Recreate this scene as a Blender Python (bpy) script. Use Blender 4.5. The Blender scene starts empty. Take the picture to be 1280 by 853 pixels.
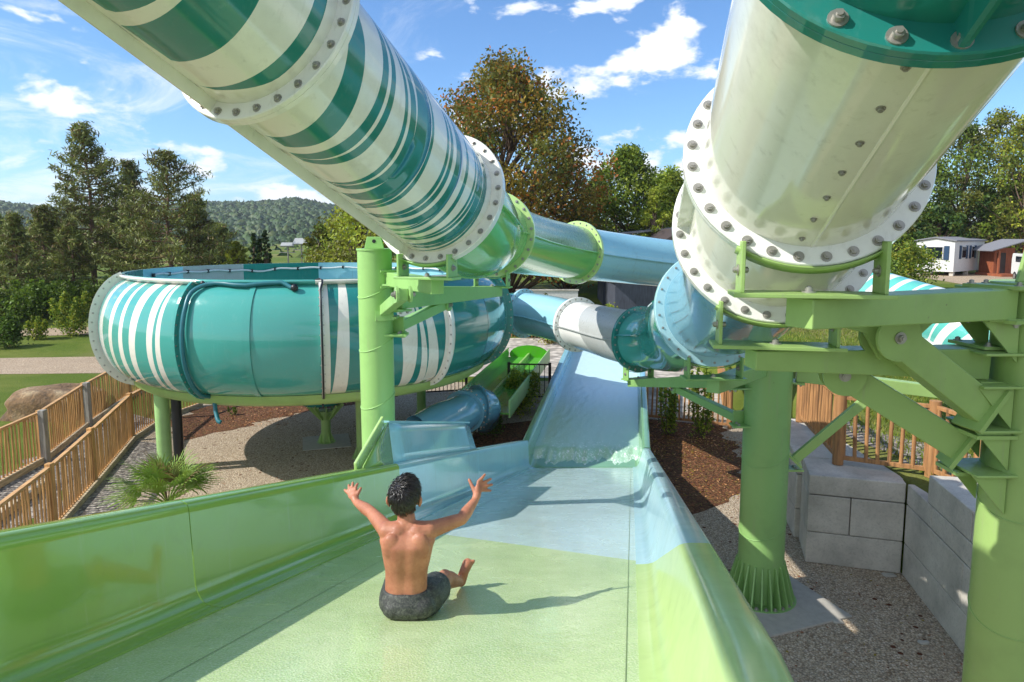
import bpy, math, random
import numpy as np
from mathutils import Vector, Matrix
random.seed(7); RNG = np.random.default_rng(7)
S = bpy.context.scene
COL = S.collection
PI = math.pi
# ------------------------------------------------------------------ camera model
FPX = 853.0; PITCH = math.radians(6.5); CH = 5.2
YC = 295 + FPX * math.tan(PITCH)
CAM = np.array([0, 0, CH])
_F = np.array([0, math.cos(PITCH), -math.sin(PITCH)]); _U = np.array([0, math.sin(PITCH), math.cos(PITCH)])
def ray(x, y): return _F + (x - 640) / FPX * np.array([1., 0, 0]) + (YC - y) / FPX * _U
def W(x, y, Y):            # world point at forward distance Y on a sight line
    d = ray(x, y); return CAM + d * Y / d[1]
def G(x, y, h=0.0):        # world point on the level h
    d = ray(x, y); return CAM + d * (h - CH) / d[2]
cam_d = bpy.data.cameras.new('camera'); cam = bpy.data.objects.new('camera', cam_d); COL.objects.link(cam)
cam.location = CAM; cam.rotation_euler = (PI / 2 - PITCH, 0, 0)
cam_d.sensor_width = 36; cam_d.lens = 36 * FPX / 1280; cam_d.shift_y = (YC - 426.5) / 1280
cam_d.clip_start = .05; cam_d.clip_end = 6000
S.camera = cam
# ------------------------------------------------------------------ node helpers
def lin(c):
    return tuple((v / 255 / 12.92) if v / 255 <= .04045 else ((v / 255 + .055) / 1.055) ** 2.4 for v in c) + (1.0,)
class NT:
    def __init__(s, t): s.t = t; s.n = t.nodes; s.l = t.links
    def new(s, typ, **kw):
        n = s.n.new(typ)
        for k, v in kw.items():
            if k.startswith('_'): setattr(n, k[1:], v)
        return n
    def link(s, a, b): s.l.new(a, b)
    def put(s, sock, v):
        if isinstance(v, bpy.types.NodeSocket): s.l.new(v, sock)
        else:
            try: sock.default_value = v
            except Exception: sock.default_value = (v, v, v)
    def math(s, op, a, b=0.0, c=None, clamp=False):
        n = s.n.new('ShaderNodeMath'); n.operation = op; n.use_clamp = clamp
        s.put(n.inputs[0], a); s.put(n.inputs[1], b)
        if c is not None: s.put(n.inputs[2], c)
        return n.outputs[0]
    def noise(s, vec, scale, detail=3, rough=.55, dist=0.0):
        n = s.n.new('ShaderNodeTexNoise'); n.inputs['Scale'].default_value = scale; n.inputs['Detail'].default_value = detail
        n.inputs['Roughness'].default_value = rough; n.inputs['Distortion'].default_value = dist
        if vec is not None: s.l.new(vec, n.inputs['Vector'])
        return n.outputs['Fac']
    def voro(s, vec, scale, feature='F1', out='Distance'):
        n = s.n.new('ShaderNodeTexVoronoi'); n.feature = feature; n.inputs['Scale'].default_value = scale
        if vec is not None: s.l.new(vec, n.inputs['Vector'])
        return n.outputs[out]
    def ramp(s, fac, stops, interp='LINEAR'):
        n = s.n.new('ShaderNodeValToRGB'); cr = n.color_ramp; cr.interpolation = interp
        while len(cr.elements) < len(stops): cr.elements.new(.5)
        for e, (p, c) in zip(cr.elements, stops):
            e.position = p; e.color = c if len(c) == 4 else tuple(c) + (1,)
        s.l.new(fac, n.inputs[0]); return n.outputs['Color']
    def mix(s, fac, a, b, mode='MIX'):
        n = s.n.new('ShaderNodeMix'); n.data_type = 'RGBA'; n.blend_type = mode
        s.put(n.inputs[0], fac); s.put(n.inputs[6], a); s.put(n.inputs[7], b); return n.outputs[2]
    def maprange(s, v, a, b, c=0.0, d=1.0, smooth=False):
        n = s.n.new('ShaderNodeMapRange'); n.interpolation_type = 'SMOOTHSTEP' if smooth else 'LINEAR'
        s.put(n.inputs[0], v); n.inputs[1].default_value = a; n.inputs[2].default_value = b
        n.inputs[3].default_value = c; n.inputs[4].default_value = d; return n.outputs[0]
    def bump(s, h, strength=.3, dist=.01, normal=None):
        n = s.n.new('ShaderNodeBump'); n.inputs['Strength'].default_value = strength; n.inputs['Distance'].default_value = dist
        s.l.new(h, n.inputs['Height'])
        if normal is not None: s.l.new(normal, n.inputs['Normal'])
        return n.outputs[0]
def material(name):
    m = bpy.data.materials.new(name); m.use_nodes = True
    t = NT(m.node_tree); b = t.n['Principled BSDF']; return m, t, b
def pos(t):
    return t.n.new('ShaderNodeNewGeometry').outputs['Position']
def setp(b, **kw):
    for k, v in kw.items(): b.inputs[k.replace('_', ' ')].default_value = v
MATS = {}
def gel(name, rgb, rough=.13, dirt=.10, coat=.5, bumpy=.03, dirtcol=(120, 110, 80)):
    """glossy moulded gelcoat, faintly streaked with dirt"""
    m, t, b = material(name); p = pos(t)
    n1 = t.noise(p, 1.7, 4, .6, .4); n2 = t.noise(p, 14, 4, .65)
    d = t.math('MULTIPLY', t.maprange(n1, .45, .75), t.maprange(n2, .4, .7))
    c = t.mix(t.math('MULTIPLY', d, dirt * 3), lin(rgb), lin(dirtcol))
    c = t.mix(t.maprange(t.noise(p, .8, 2), .3, .7, 0, .22), c, lin([min(255, v * 1.12) for v in rgb]))
    mp = t.new('ShaderNodeMapping'); t.link(p, mp.inputs['Vector']); mp.inputs['Scale'].default_value = (9, 9, .7)
    run = t.maprange(t.noise(mp.outputs[0], 1.6, 5, .65), .56, .74, 0, min(.5, dirt * 2.4), True)     # limescale and rain runs
    c = t.mix(run, c, lin([min(255, v * .55 + 92) for v in rgb]) if sum(rgb) < 480 else lin(dirtcol))
    t.link(c, b.inputs['Base Color'])
    t.link(t.maprange(n2, .3, .8, rough * .75, rough * 1.8), b.inputs['Roughness'])
    setp(b, Coat_Weight=coat, Coat_Roughness=.05)
    t.link(t.bump(t.noise(p, 3.5, 3), bumpy, .02), b.inputs['Normal'])
    MATS[name] = m; return m
def paint(name, rgb, rough=.38, dirt=.15):
    m, t, b = material(name); p = pos(t)
    n1 = t.noise(p, 2.2, 4, .6); n2 = t.noise(p, 30, 3)
    c = t.mix(t.math('MULTIPLY', t.maprange(n1, .5, .8), dirt * 2), lin(rgb), lin([v * .6 for v in rgb]))
    t.link(c, b.inputs['Base Color'])
    t.link(t.maprange(n2, .3, .7, rough * .8, rough * 1.25), b.inputs['Roughness'])
    mp = t.new('ShaderNodeMapping'); t.link(p, mp.inputs['Vector']); mp.inputs['Scale'].default_value = (14, 14, .9)
    run = t.maprange(t.noise(mp.outputs[0], 1.5, 5, .65), .55, .78, 0, .45, True); c2 = t.mix(run, c, lin((150, 156, 120)))
    chip = t.maprange(t.noise(p, 11, 6, .75), .685, .72, 0, .8, True); c2 = t.mix(chip, c2, lin((104, 86, 58)))
    t.link(c2, b.inputs['Base Color'])
    t.link(t.bump(n2, .06, .004), b.inputs['Normal'])
    MATS[name] = m; return m
def wood(name, rgb, axis=2, rough=.7):
    m, t, b = material(name); p = pos(t)
    mp = t.new('ShaderNodeMapping'); t.link(p, mp.inputs['Vector'])
    sc = [22, 22, 22]; sc[axis] = 1.6; mp.inputs['Scale'].default_value = sc
    n = t.noise(mp.outputs[0], 1.0, 5, .6, .6); big = t.noise(p, 3.0, 2)
    c = t.ramp(n, [(.25, lin([v * .55 for v in rgb])), (.5, lin(rgb)), (.8, lin([min(255, v * 1.22) for v in rgb]))])
    c = t.mix(t.maprange(big, .35, .7, 0, .45), c, lin((rgb[0] * .85, rgb[1] * .82, rgb[2] * .85)))
    t.link(c, b.inputs['Base Color']); setp(b, Roughness=rough)
    t.link(t.bump(n, .35, .004), b.inputs['Normal']); MATS[name] = m; return m
def plain(name, rgb, rough=.5, metal=0.0, **kw):
    m, t, b = material(name); p = pos(t)
    n = t.noise(p, 9, 4, .6)
    t.link(t.mix(t.maprange(n, .35, .7, 0, .35), lin(rgb), lin([v * .72 for v in rgb])), b.inputs['Base Color'])
    setp(b, Roughness=rough, Metallic=metal, **kw); MATS[name] = m; return m
def leafmat(name, rgb, var=.35, trans=.35):
    m, t, b = material(name); p = pos(t)
    n = t.noise(p, .55, 3, .6); n2 = t.noise(p, 4.5, 2)
    c = t.mix(t.maprange(n, .3, .7), lin([v * (1 - var) for v in rgb]), lin([min(255, v * (1 + var * .8)) for v in rgb]))
    c = t.mix(t.maprange(n2, .35, .7, 0, .5), c, lin([min(255, rgb[0] * 1.25), min(255, rgb[1] * 1.12), rgb[2] * .85]))
    t.link(c, b.inputs['Base Color']); setp(b, Roughness=.55)
    b.inputs['Specular IOR Level'].default_value = .3
    tr = t.new('ShaderNodeBsdfTranslucent'); t.link(c, tr.inputs[0])
    mx = t.new('ShaderNodeMixShader'); mx.inputs[0].default_value = trans
    t.link(b.outputs[0], mx.inputs[1]); t.link(tr.outputs[0], mx.inputs[2])
    t.link(mx.outputs[0], t.n['Material Output'].inputs[0]); MATS[name] = m; return m
# ------------------------------------------------------------------ object helpers
BASE = {}
def tag(o, label=None, cat=None, group=None, kind=None):
    if label: o['label'] = label
    if cat: o['category'] = cat
    if group: o['group'] = group
    if kind: o['kind'] = kind
    return o
def thing(name, loc, label, cat, group=None):
    o = bpy.data.objects.new(name, None); COL.objects.link(o)
    o.empty_display_size = .2; o.location = [float(v) for v in loc]; BASE[o.name] = np.array(loc, float)
    return tag(o, label, cat, group)
def V(*a): return np.array(a, float)
def nrm(v):
    v = np.asarray(v, float); return v / (np.linalg.norm(v) + 1e-12)
def frame(ax, up=(0, 0, 1)):
    ax = nrm(ax); u = np.cross(ax, up)
    if np.linalg.norm(u) < 1e-4: u = np.cross(ax, (0, 1, 0))
    u = nrm(u); v = np.cross(u, ax); return u, v     # u = right-hand side, v = upward-ish
class MB:
    def __init__(s): s.v = []; s.f = []; s.m = []; s.sm = []
    def add(s, vs, fs, mi=0, smooth=False):
        o = len(s.v); s.v.extend([tuple(map(float, q)) for q in vs])
        for f in fs: s.f.append(tuple(o + i for i in f)); s.m.append(mi); s.sm.append(smooth)
        return s
    def box(s, c, sx, sy, sz, mi=0, rz=0.0):
        return s.obox(c, (math.cos(rz), math.sin(rz), 0), (-math.sin(rz), math.cos(rz), 0), (0, 0, 1), sx, sy, sz, mi)
    def obox(s, c, ex, ey, ez, sx, sy, sz, mi=0):
        c = np.asarray(c, float); ex, ey, ez = nrm(ex) * sx / 2, nrm(ey) * sy / 2, nrm(ez) * sz / 2
        vs = [c + a * ex + b * ey + d * ez for a in (-1, 1) for b in (-1, 1) for d in (-1, 1)]
        return s.add(vs, [(0, 1, 3, 2), (4, 6, 7, 5), (0, 4, 5, 1), (2, 3, 7, 6), (0, 2, 6, 4), (1, 5, 7, 3)], mi)
    def beam(s, p0, p1, w, h, mi=0, up=(0, 0, 1), w1=None, h1=None):
        p0, p1 = np.asarray(p0, float), np.asarray(p1, float); u, v = frame(p1 - p0, up)
        w1 = w if w1 is None else w1; h1 = h if h1 is None else h1
        vs = [p0 + a * u * w / 2 + b * v * h / 2 for a, b in ((-1, -1), (1, -1), (1, 1), (-1, 1))] + \
             [p1 + a * u * w1 / 2 + b * v * h1 / 2 for a, b in ((-1, -1), (1, -1), (1, 1), (-1, 1))]
        return s.add(vs, [(3, 2, 1, 0), (4, 5, 6, 7), (0, 1, 5, 4), (1, 2, 6, 5), (2, 3, 7, 6), (3, 0, 4, 7)], mi)
    def pipe(s, pts, r, n=12, mi=0, cap=True, smooth=True):
        pts = [np.asarray(p, float) for p in pts]; k = len(pts)
        rs = [r] * k if np.isscalar(r) else list(r); vs = []; fs = []
        ref = None
        for i in range(k):
            d = nrm(pts[min(i + 1, k - 1)] - pts[max(i - 1, 0)])
            if ref is None: u, v = frame(d)
            else:
                u = nrm(ref - d * (ref @ d)); v = np.cross(u, d)
            ref = u
            for j in range(n):
                a = 2 * PI * j / n; vs.append(pts[i] + rs[i] * (math.cos(a) * u + math.sin(a) * v))
        for i in range(k - 1):
            for j in range(n):
                a, b = i * n + j, i * n + (j + 1) % n; fs.append((a, a + n, b + n, b))
        s.add(vs, fs, mi, smooth)
        if cap:
            s.add(vs[:n], [tuple(range(n))], mi); s.add(vs[-n:], [tuple(reversed(range(n)))], mi)
        return s
    def cyl(s, p0, p1, r0, r1=None, n=24, mi=0, cap=True):
        return s.pipe([p0, p1], [r0, r0 if r1 is None else r1], n, mi, cap)
    def ball(s, c, r, n=10, mi=0, sc=(1, 1, 1), M=None):
        c = np.asarray(c, float); vs = []; fs = []; k = n // 2 + 1
        for i in range(k + 1):
            th = PI * i / k
            for j in range(n):
                a = 2 * PI * j / n
                q = np.array([math.sin(th) * math.cos(a) * sc[0], math.sin(th) * math.sin(a) * sc[1], math.cos(th) * sc[2]]) * r
                vs.append(c + (M @ q if M is not None else q))
        for i in range(k):
            for j in range(n):
                a, b = i * n + j, i * n + (j + 1) % n
                fs.append((a, a + n, b + n, b))
        return s.add(vs, fs, mi, True)
    def grid(s, P, mi=0, smooth=True, matf=None, closed=False):
        """P: array (rows, cols, 3)"""
        R_, C_ = P.shape[:2]; o = len(s.v); s.v.extend([tuple(map(float, q)) for q in P.reshape(-1, 3)])
        for i in range(R_ - 1):
            for j in range(C_ if closed else C_ - 1):
                j2 = (j + 1) % C_
                s.f.append((o + i * C_ + j, o + (i + 1) * C_ + j, o + (i + 1) * C_ + j2, o + i * C_ + j2))
                s.m.append(matf(i, j) if matf else mi); s.sm.append(smooth)
        return s
    def prism(s, poly, d, mi=0):
        """poly: 3D points of a planar outline, extruded by vector d"""
        n = len(poly); a = [np.asarray(p, float) for p in poly]; b = [p + np.asarray(d, float) for p in a]
        nn = sum((np.cross(a[i], a[(i + 1) % n]) for i in range(n)), np.zeros(3))
        flip = nn @ np.asarray(d, float) > 0
        fs = [tuple(range(n)), tuple(reversed(range(n, 2 * n)))] + [(i, n + i, n + (i + 1) % n, (i + 1) % n) for i in range(n)]
        if flip: fs = [tuple(reversed(f)) for f in fs]
        return s.add(a + b, fs, mi)
    def build(s, name, mats, parent=None, bevel=0.0, merge=False):
        if not isinstance(mats, (list, tuple)): mats = [mats]
        me = bpy.data.meshes.new(name); b = BASE[parent.name] if parent is not None else np.zeros(3)
        v = np.array(s.v, float) - b
        me.from_pydata(v.tolist(), [], s.f)
        for m in mats: me.materials.append(m)
        me.polygons.foreach_set('material_index', s.m); me.polygons.foreach_set('use_smooth', s.sm)
        me.update()
        o = bpy.data.objects.new(name, me); COL.objects.link(o)
        if parent is not None: o.parent = parent
        BASE[o.name] = b.copy()
        if bevel:
            bv = o.modifiers.new('bevel', 'BEVEL'); bv.width = bevel; bv.segments = 2; bv.limit_method = 'ANGLE'; bv.angle_limit = math.radians(50)
        return o
def clone(src, name, parent, M):
    """another object on src's mesh, standing at world matrix M under parent"""
    o = src.copy(); o.name = name; COL.objects.link(o); o.parent = parent
    b = BASE[parent.name]; o.matrix_local = Matrix.Translation([-float(x) for x in b]) @ M
    BASE[o.name] = b.copy(); return o
def big_mesh(name, verts, faces_n, loops, mi, mats, parent=None, smooth=False):
    """fast mesh of equal-sized polygons from numpy arrays"""
    me = bpy.data.meshes.new(name); nv = len(verts); k = loops.shape[1]; nf = len(loops)
    if parent is not None: verts = verts - BASE[parent.name]
    me.vertices.add(nv); me.vertices.foreach_set('co', verts.astype(np.float32).ravel())
    me.loops.add(nf * k); me.loops.foreach_set('vertex_index', loops.astype(np.int32).ravel())
    me.polygons.add(nf); me.polygons.foreach_set('loop_start', np.arange(0, nf * k, k, dtype=np.int32))
    me.polygons.foreach_set('loop_total', np.full(nf, k, dtype=np.int32))
    for m in mats: me.materials.append(m)
    me.polygons.foreach_set('material_index', np.asarray(mi, dtype=np.int32))
    me.polygons.foreach_set('use_smooth', np.full(nf, smooth))
    me.update(calc_edges=True); me.validate()
    o = bpy.data.objects.new(name, me); COL.objects.link(o)
    if parent is not None: o.parent = parent; BASE[o.name] = BASE[parent.name].copy()
    return o
# ------------------------------------------------------------------ palette
M_GREEN = gel('lime gelcoat', (140, 178, 78)); M_BLUE = gel('pale blue gelcoat', (150, 202, 212))
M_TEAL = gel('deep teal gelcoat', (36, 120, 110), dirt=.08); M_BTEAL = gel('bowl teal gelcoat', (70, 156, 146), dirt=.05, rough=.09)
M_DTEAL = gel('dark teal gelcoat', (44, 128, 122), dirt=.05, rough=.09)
M_CREAM = gel('cream gelcoat', (221, 219, 206), dirt=.08); M_WHITE = gel('white gelcoat', (230, 229, 222), dirt=.06)
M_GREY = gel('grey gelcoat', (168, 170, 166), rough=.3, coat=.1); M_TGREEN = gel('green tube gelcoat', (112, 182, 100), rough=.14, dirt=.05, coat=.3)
M_SGREEN = gel('slate green gelcoat', (124, 158, 120), rough=.24, coat=.15)
M_LGREEN = gel('pale green gelcoat', (176, 206, 128), rough=.2); M_BBLUE = gel('steel blue gelcoat', (96, 150, 172), rough=.12)
M_STEEL = paint('green enamelled steel', (150, 180, 104)); M_STEELD = paint('deep green enamelled steel', (134, 174, 102))
M_BOLT = plain('dull zinc', (172, 168, 160), .42, .6); M_SEAL = plain('grey green joint sealant', (122, 138, 98), .8)
M_BLACK = plain('black plastic', (28, 30, 32), .4); M_HOSE = plain('teal rubber hose', (40, 112, 122), .35)
M_WHOSE = plain('white plastic hose', (215, 218, 214), .35)
M_FENCE = wood('larch fence timber', (196, 148, 90)); M_FENCEH = wood('larch rail timber', (204, 158, 104), 1)
M_PALEWOOD = wood('bleached board timber', (196, 176, 142), 1); M_GREYPOST = wood('weathered grey timber', (150, 146, 136))
M_BROWNIRON = plain('brown painted iron', (52, 40, 34), .45)
# ------------------------------------------------------------------ daylight
SUN_EL = math.radians(41); SDIR = nrm(V(-.966, -.26, 0)) * math.cos(SUN_EL) + V(0, 0, math.sin(SUN_EL))   # towards the sun
wd = bpy.data.worlds.new('World'); S.world = wd; wd.use_nodes = True
t = NT(wd.node_tree); bg = t.n['Background']
sky = t.new('ShaderNodeTexSky'); sky.sky_type = 'NISHITA'; sky.sun_disc = False
sky.sun_elevation = SUN_EL; sky.sun_rotation = math.atan2(SDIR[0], SDIR[1]) % (2 * PI)
sky.altitude = 400; sky.air_density = 1.0; sky.dust_density = .6; sky.ozone_density = 1.6
tc = t.new('ShaderNodeTexCoord'); sep = t.new('ShaderNodeSeparateXYZ'); t.link(tc.outputs['Generated'], sep.inputs[0])
zz = t.math('ADD', t.math('MAXIMUM', sep.outputs[2], 0.0), .16)
cmb = t.new('ShaderNodeCombineXYZ'); t.link(t.math('DIVIDE', sep.outputs[0], zz), cmb.inputs[0]); t.link(t.math('DIVIDE', sep.outputs[1], zz), cmb.inputs[1])
cmb.inputs[2].default_value = 3.7
hi = t.noise(cmb.outputs[0], 1.7, 9, .66, .9); side = t.math('ADD', t.maprange(sep.outputs[0], -.6, .2, .20, 0.0), t.maprange(sep.outputs[1], .1, -.7, 0, .34))  # second term: unseen cloud behind the camera, added to whiten the fill light
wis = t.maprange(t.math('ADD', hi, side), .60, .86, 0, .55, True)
mp = t.new('ShaderNodeMapping'); t.link(tc.outputs['Generated'], mp.inputs['Vector']); mp.inputs['Scale'].default_value = (1, 1, 1.9); mp.inputs['Location'].default_value = (.35, .1, .13)
cu = t.noise(mp.outputs[0], 9.0, 7, .55, .15); band = t.maprange(sep.outputs[2], .02, .62, .085, -.085)
cum = t.maprange(t.math('ADD', cu, band), .582, .67, 0, .9, True)
shade = t.maprange(t.noise(mp.outputs[0], 9, 3), .35, .7)
ccol = t.mix(shade, (3.4, 3.7, 4.3, 1), (5.2, 5.3, 5.4, 1))
skc = t.mix(1.0, sky.outputs[0], (.44, .62, .80, 1), 'MULTIPLY')
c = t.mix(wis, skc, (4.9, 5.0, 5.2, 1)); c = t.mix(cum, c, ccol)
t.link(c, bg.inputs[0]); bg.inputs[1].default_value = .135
sl = bpy.data.lights.new('sun', 'SUN'); sl.energy = 3.05; sl.angle = math.radians(.53); sl.color = (1, .97, .92)
so = bpy.data.objects.new('sun', sl); COL.objects.link(so)
so.rotation_euler = Vector([float(-x) for x in SDIR]).to_track_quat('-Z', 'Y').to_euler()
S.view_settings.view_transform = 'Standard'; S.view_settings.look = 'None'; S.view_settings.gamma = 1; S.view_settings.exposure = 0.92
# ------------------------------------------------------------------ ground
def sst(x, a, b):
    q = np.clip((x - a) / (b - a), 0, 1); return q * q * (3 - 2 * q)
def gh(x, y):
    x = np.asarray(x, float); y = np.asarray(y, float)
    return 1.5 * sst(y, 26, 62) + .0 * x
def lawn_edge(y):           # left edge of the retained lawn
    return np.where(y < 13.7, 6.1, 7.0 + (y - 13.7) * .10)
def rh(x, y):               # retained lawn on the right
    return 1.455 + .45 * sst(y, 18, 60)
def ground_any(x, y):
    e = float(lawn_edge(np.float64(y))); a = float(gh(x, y)); b = float(rh(x, y))
    return max(a, b) if x > e else a
def axis_vals(a, b, near, far, ratio):
    out = [0.0]; s = near
    while out[-1] < far: out.append(out[-1] + s); s *= ratio
    return np.array(out)
m_grass, t, b = material('meadow grass'); p = pos(t)
n1 = t.noise(p, .35, 4, .6); n2 = t.noise(p, 26, 4, .7); n3 = t.noise(p, .09, 3)
g = t.ramp(n2, [(.25, lin((48, 62, 18))), (.5, lin((88, 108, 32))), (.8, lin((128, 142, 56)))])
g = t.mix(t.maprange(n1, .42, .72, 0, .75), g, lin((126, 128, 62)))
g = t.mix(t.maprange(n3, .52, .66, 0, .6), g, lin((150, 132, 92)))
t.link(g, b.inputs['Base Color']); setp(b, Roughness=.9); b.inputs['Specular IOR Level'].default_value = .15
t.link(t.bump(n2, .9, .05), b.inputs['Normal'])
def pebbles(name, cols, scale, leaf=.0, leafc=(92, 52, 30), bs=.8):
    m, t, b = material(name); p = pos(t)
    cv = t.new('ShaderNodeTexVoronoi'); cv.inputs['Scale'].default_value = scale; t.link(p, cv.inputs['Vector'])
    sp = t.new('ShaderNodeSeparateColor'); t.link(cv.outputs['Color'], sp.inputs[0])
    c = t.ramp(sp.outputs[0], [(i / (len(cols) - 1), lin(k)) for i, k in enumerate(cols)])
    ed = t.maprange(cv.outputs['Distance'], .25, .75, 1, .45); c = t.mix(1.0, c, ed, 'MULTIPLY')
    big = t.noise(p, .7, 4, .6); c = t.mix(t.maprange(big, .35, .7, 0, .4), c, lin([v * .72 for v in cols[len(cols) // 2]]))
    if leaf:
        lv = t.new('ShaderNodeTexVoronoi'); lv.inputs['Scale'].default_value = 7; t.link(p, lv.inputs['Vector'])
        s2 = t.new('ShaderNodeSeparateColor'); t.link(lv.outputs['Color'], s2.inputs[0])
        on = t.math('MULTIPLY', t.math('LESS_THAN', lv.outputs['Distance'], .24), t.math('LESS_THAN', s2.outputs[1], leaf))
        c = t.mix(on, c, lin(leafc))
    t.link(c, b.inputs['Base Color']); setp(b, Roughness=.85); b.inputs['Specular IOR Level'].default_value = .2
    hgt = t.math('SUBTRACT', 1.0, cv.outputs['Distance'])
    t.link(t.bump(hgt, bs, .02), b.inputs['Normal']); return m
m_gravel = pebbles('pale pea gravel', [(150, 124, 98), (202, 178, 148), (226, 206, 178), (176, 154, 128), (238, 222, 198)], 42, .10)
m_cobble = pebbles('coarse grey gravel', [(92, 84, 78), (150, 140, 130), (196, 186, 172), (120, 108, 98)], 17)
m_mulch = pebbles('brown bark mulch', [(72, 44, 28), (116, 74, 48), (150, 104, 70), (88, 58, 40), (128, 106, 60)], 22, .3, (140, 92, 58), 1.0)
m_path = pebbles('tan sandy gravel', [(176, 150, 120), (200, 176, 146), (214, 194, 166)], 30, 0, bs=.3)
m_paving = pebbles('pale concrete paving', [(196, 184, 168), (206, 196, 180), (212, 202, 188)], 3.0, 0, bs=.1)
def sheet(name, P, m, kind='structure', label=None):
    mb = MB(); mb.grid(P, smooth=True); o = mb.build(name, m); o['kind'] = kind
    return o
# one sheet from behind the viewer to the horizon
ax_ = axis_vals(0, 0, 1.5, 2600, 1.13); xs = np.concatenate([-ax_[::-1], ax_[1:]])
ys = np.concatenate([[-60, -40, -25, -15, -8], np.arange(-4, 80, 2.0), 80 + axis_vals(0, 0, 4, 2400, 1.16)[1:]])
X_, Y_ = np.meshgrid(xs, ys, indexing='ij')
Z_ = gh(X_, Y_)
sheet('ground', np.stack([X_, Y_, Z_], -1)[:, ::-1], m_grass)
def patch(name, poly, m, dz, cell=.3, h=gh):
    """flat or draped patch following the ground inside a polygon (fan strips)"""
    poly = np.array(poly, float); mb = MB()
    y0, y1 = poly[:, 1].min(), poly[:, 1].max(); n = max(2, int((y1 - y0) / cell) + 1)
    yy = np.unique(np.concatenate([np.linspace(y0, y1, n), poly[:, 1]])); rows = []
    for y in yy:
        q = min(max(y + 1.37e-5, y0 + 1e-4), y1 - 1e-4); xs_ = []
        for (ax0, ay0), (bx0, by0) in zip(poly, np.roll(poly, -1, 0)):
            if (ay0 - q) * (by0 - q) < 0: xs_.append(ax0 + (bx0 - ax0) * (q - ay0) / (by0 - ay0))
        a, b_ = min(xs_), max(xs_); jt = min(.22, .12 * (b_ - a)); a += jt * (math.sin(y * 5.1 + a) * .6 + math.sin(y * 11.3) * .4); b_ += jt * (math.sin(y * 4.3 + b_) * .6 + math.sin(y * 12.7 + 1) * .4)
        rows.append([(a + (b_ - a) * k / 8, y) for k in range(9)])
    A = np.array(rows); Z = h(A[..., 0], A[..., 1]) + dz
    P = np.concatenate([A, Z[..., None]], -1)
    o = MB().grid(P, smooth=True).build(name, m); o['kind'] = 'structure'; return o
patch('gravel_yard', [(-8.6, 2), (-8.6, 11), (-10.2, 19.2), (-9, 23.5), (2, 24.2), (6.6, 19.4), (6.9, 15), (6.8, 11), (6.8, -3), (-8, -3)], m_gravel, .004)
patch('mulch_bed', [(3.1, 19.3), (5.7, 18.4), (5.4, 15.2), (4.6, 13.2), (3.0, 12.0), (2.95, 15)], m_mulch, .008, .15)
patch('mulch_bed', [(-9.7, 18.6), (-9.0, 22.6), (-3.6, 22.8), (-4.0, 21.4), (-6.4, 19.6), (-7.6, 17.9), (-8.4, 16.9)], m_mulch, .008, .15)
patch('mulch_bed', [(-1.3, 15.0), (-1.0, 18.2), (1.6, 19.3), (1.9, 17), (.6, 13.2), (-.6, 12.8)], m_mulch, .008, .15)
patch('cobble_strip', [(-8.5, 10.5), (-9.0, 13.6), (-9.9, 17), (-8.6, 16.6), (-7.6, 13), (-7.4, 10)], m_cobble, .010, .2)
patch('ramp_path', [(-10.6, 10.5), (-11.2, 15), (-11.8, 20), (-9.95, 18.8), (-9.4, 15), (-8.5, 10.5)], m_cobble, .006, .3)
patch('sandy_track', [(-34, 24.6), (-34, 27.6), (-15, 29.2), (-8, 32), (-6.8, 30.4), (-11, 27.2), (-14.5, 25.6)], m_path, .010, .2)
patch('bare_track', [(-26, 33.6), (-26, 36), (-12, 37.6), (-9.0, 36.5)], m_path, .012)
patch('terrace', [(-5, 25.2), (-6, 33), (9, 34), (9.3, 27), (8.4, 22.5), (5.9, 19.8), (3.4, 19.7), (2.1, 24.6)], m_paving, .014)
# lawn held up by the block wall on the right
yy = np.concatenate([np.arange(2, 16, .6), np.arange(16, 80, 2.5), [90, 110]])
us = np.concatenate([[-.16, -.1, -.05, 0], np.linspace(0, 1, 26)[1:] ** 1.6])
rows = []
for y in yy:
    e = float(lawn_edge(y)); r = []
    for u in us:
        if u <= 0:
            x = e + (u * 6.0 if y > 14.6 else u * .4); z = rh(x, y) * (1 - sst(-u, 0, .16)) + (gh(x, y) - .05) * sst(-u, 0, .16)
        else: x = e + u * 90; z = rh(x, y)
        r.append((x, y, float(z)))
    rows.append(r)
sheet('raised_lawn', np.array(rows), m_grass)
patch('site_track', [(31, 45), (34, 60), (60, 60), (60, 45)], m_path, .012, 2, rh)
patch('gravel_strip', [(6.15, 13.6), (6.6, 13.8), (7.9, 11.2), (8.4, 9.2), (7.6, 9.0), (6.6, 10.6)], m_cobble, .012, .4, rh)
# grass blades in front of the lens side of the lawn
def blades(name, n, area, hmin, hmax, mats, hf):
    (x0, x1, y0, y1) = area
    x = RNG.uniform(x0, x1, n); y = y0 + (y1 - y0) * RNG.random(n) ** 1.7
    k = x > lawn_edge(y) + .4; x, y = x[k], y[k]; n = len(x); z = hf(x, y)
    a = RNG.uniform(0, 2 * PI, n); w = RNG.uniform(.008, .02, n); h = RNG.uniform(hmin, hmax, n); le = RNG.normal(0, .04, (n, 2))
    v = np.zeros((n, 3, 3)); v[:, 0] = np.stack([x - w * np.cos(a), y - w * np.sin(a), z], 1); v[:, 1] = np.stack([x + w * np.cos(a), y + w * np.sin(a), z], 1)
    v[:, 2] = np.stack([x + le[:, 0], y + le[:, 1], z + h], 1)
    o = big_mesh(name, v.reshape(-1, 3), None, np.arange(n * 3).reshape(n, 3), RNG.integers(0, len(mats), n), mats)
    tag(o, 'short rough grass covering the raised lawn behind the round-post fence', 'grass', kind='stuff'); return o
L_GRASS = leafmat('lawn grass blade', (104, 124, 44), .3); L_GRASS2 = leafmat('dry grass blade', (140, 142, 72), .3)
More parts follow.
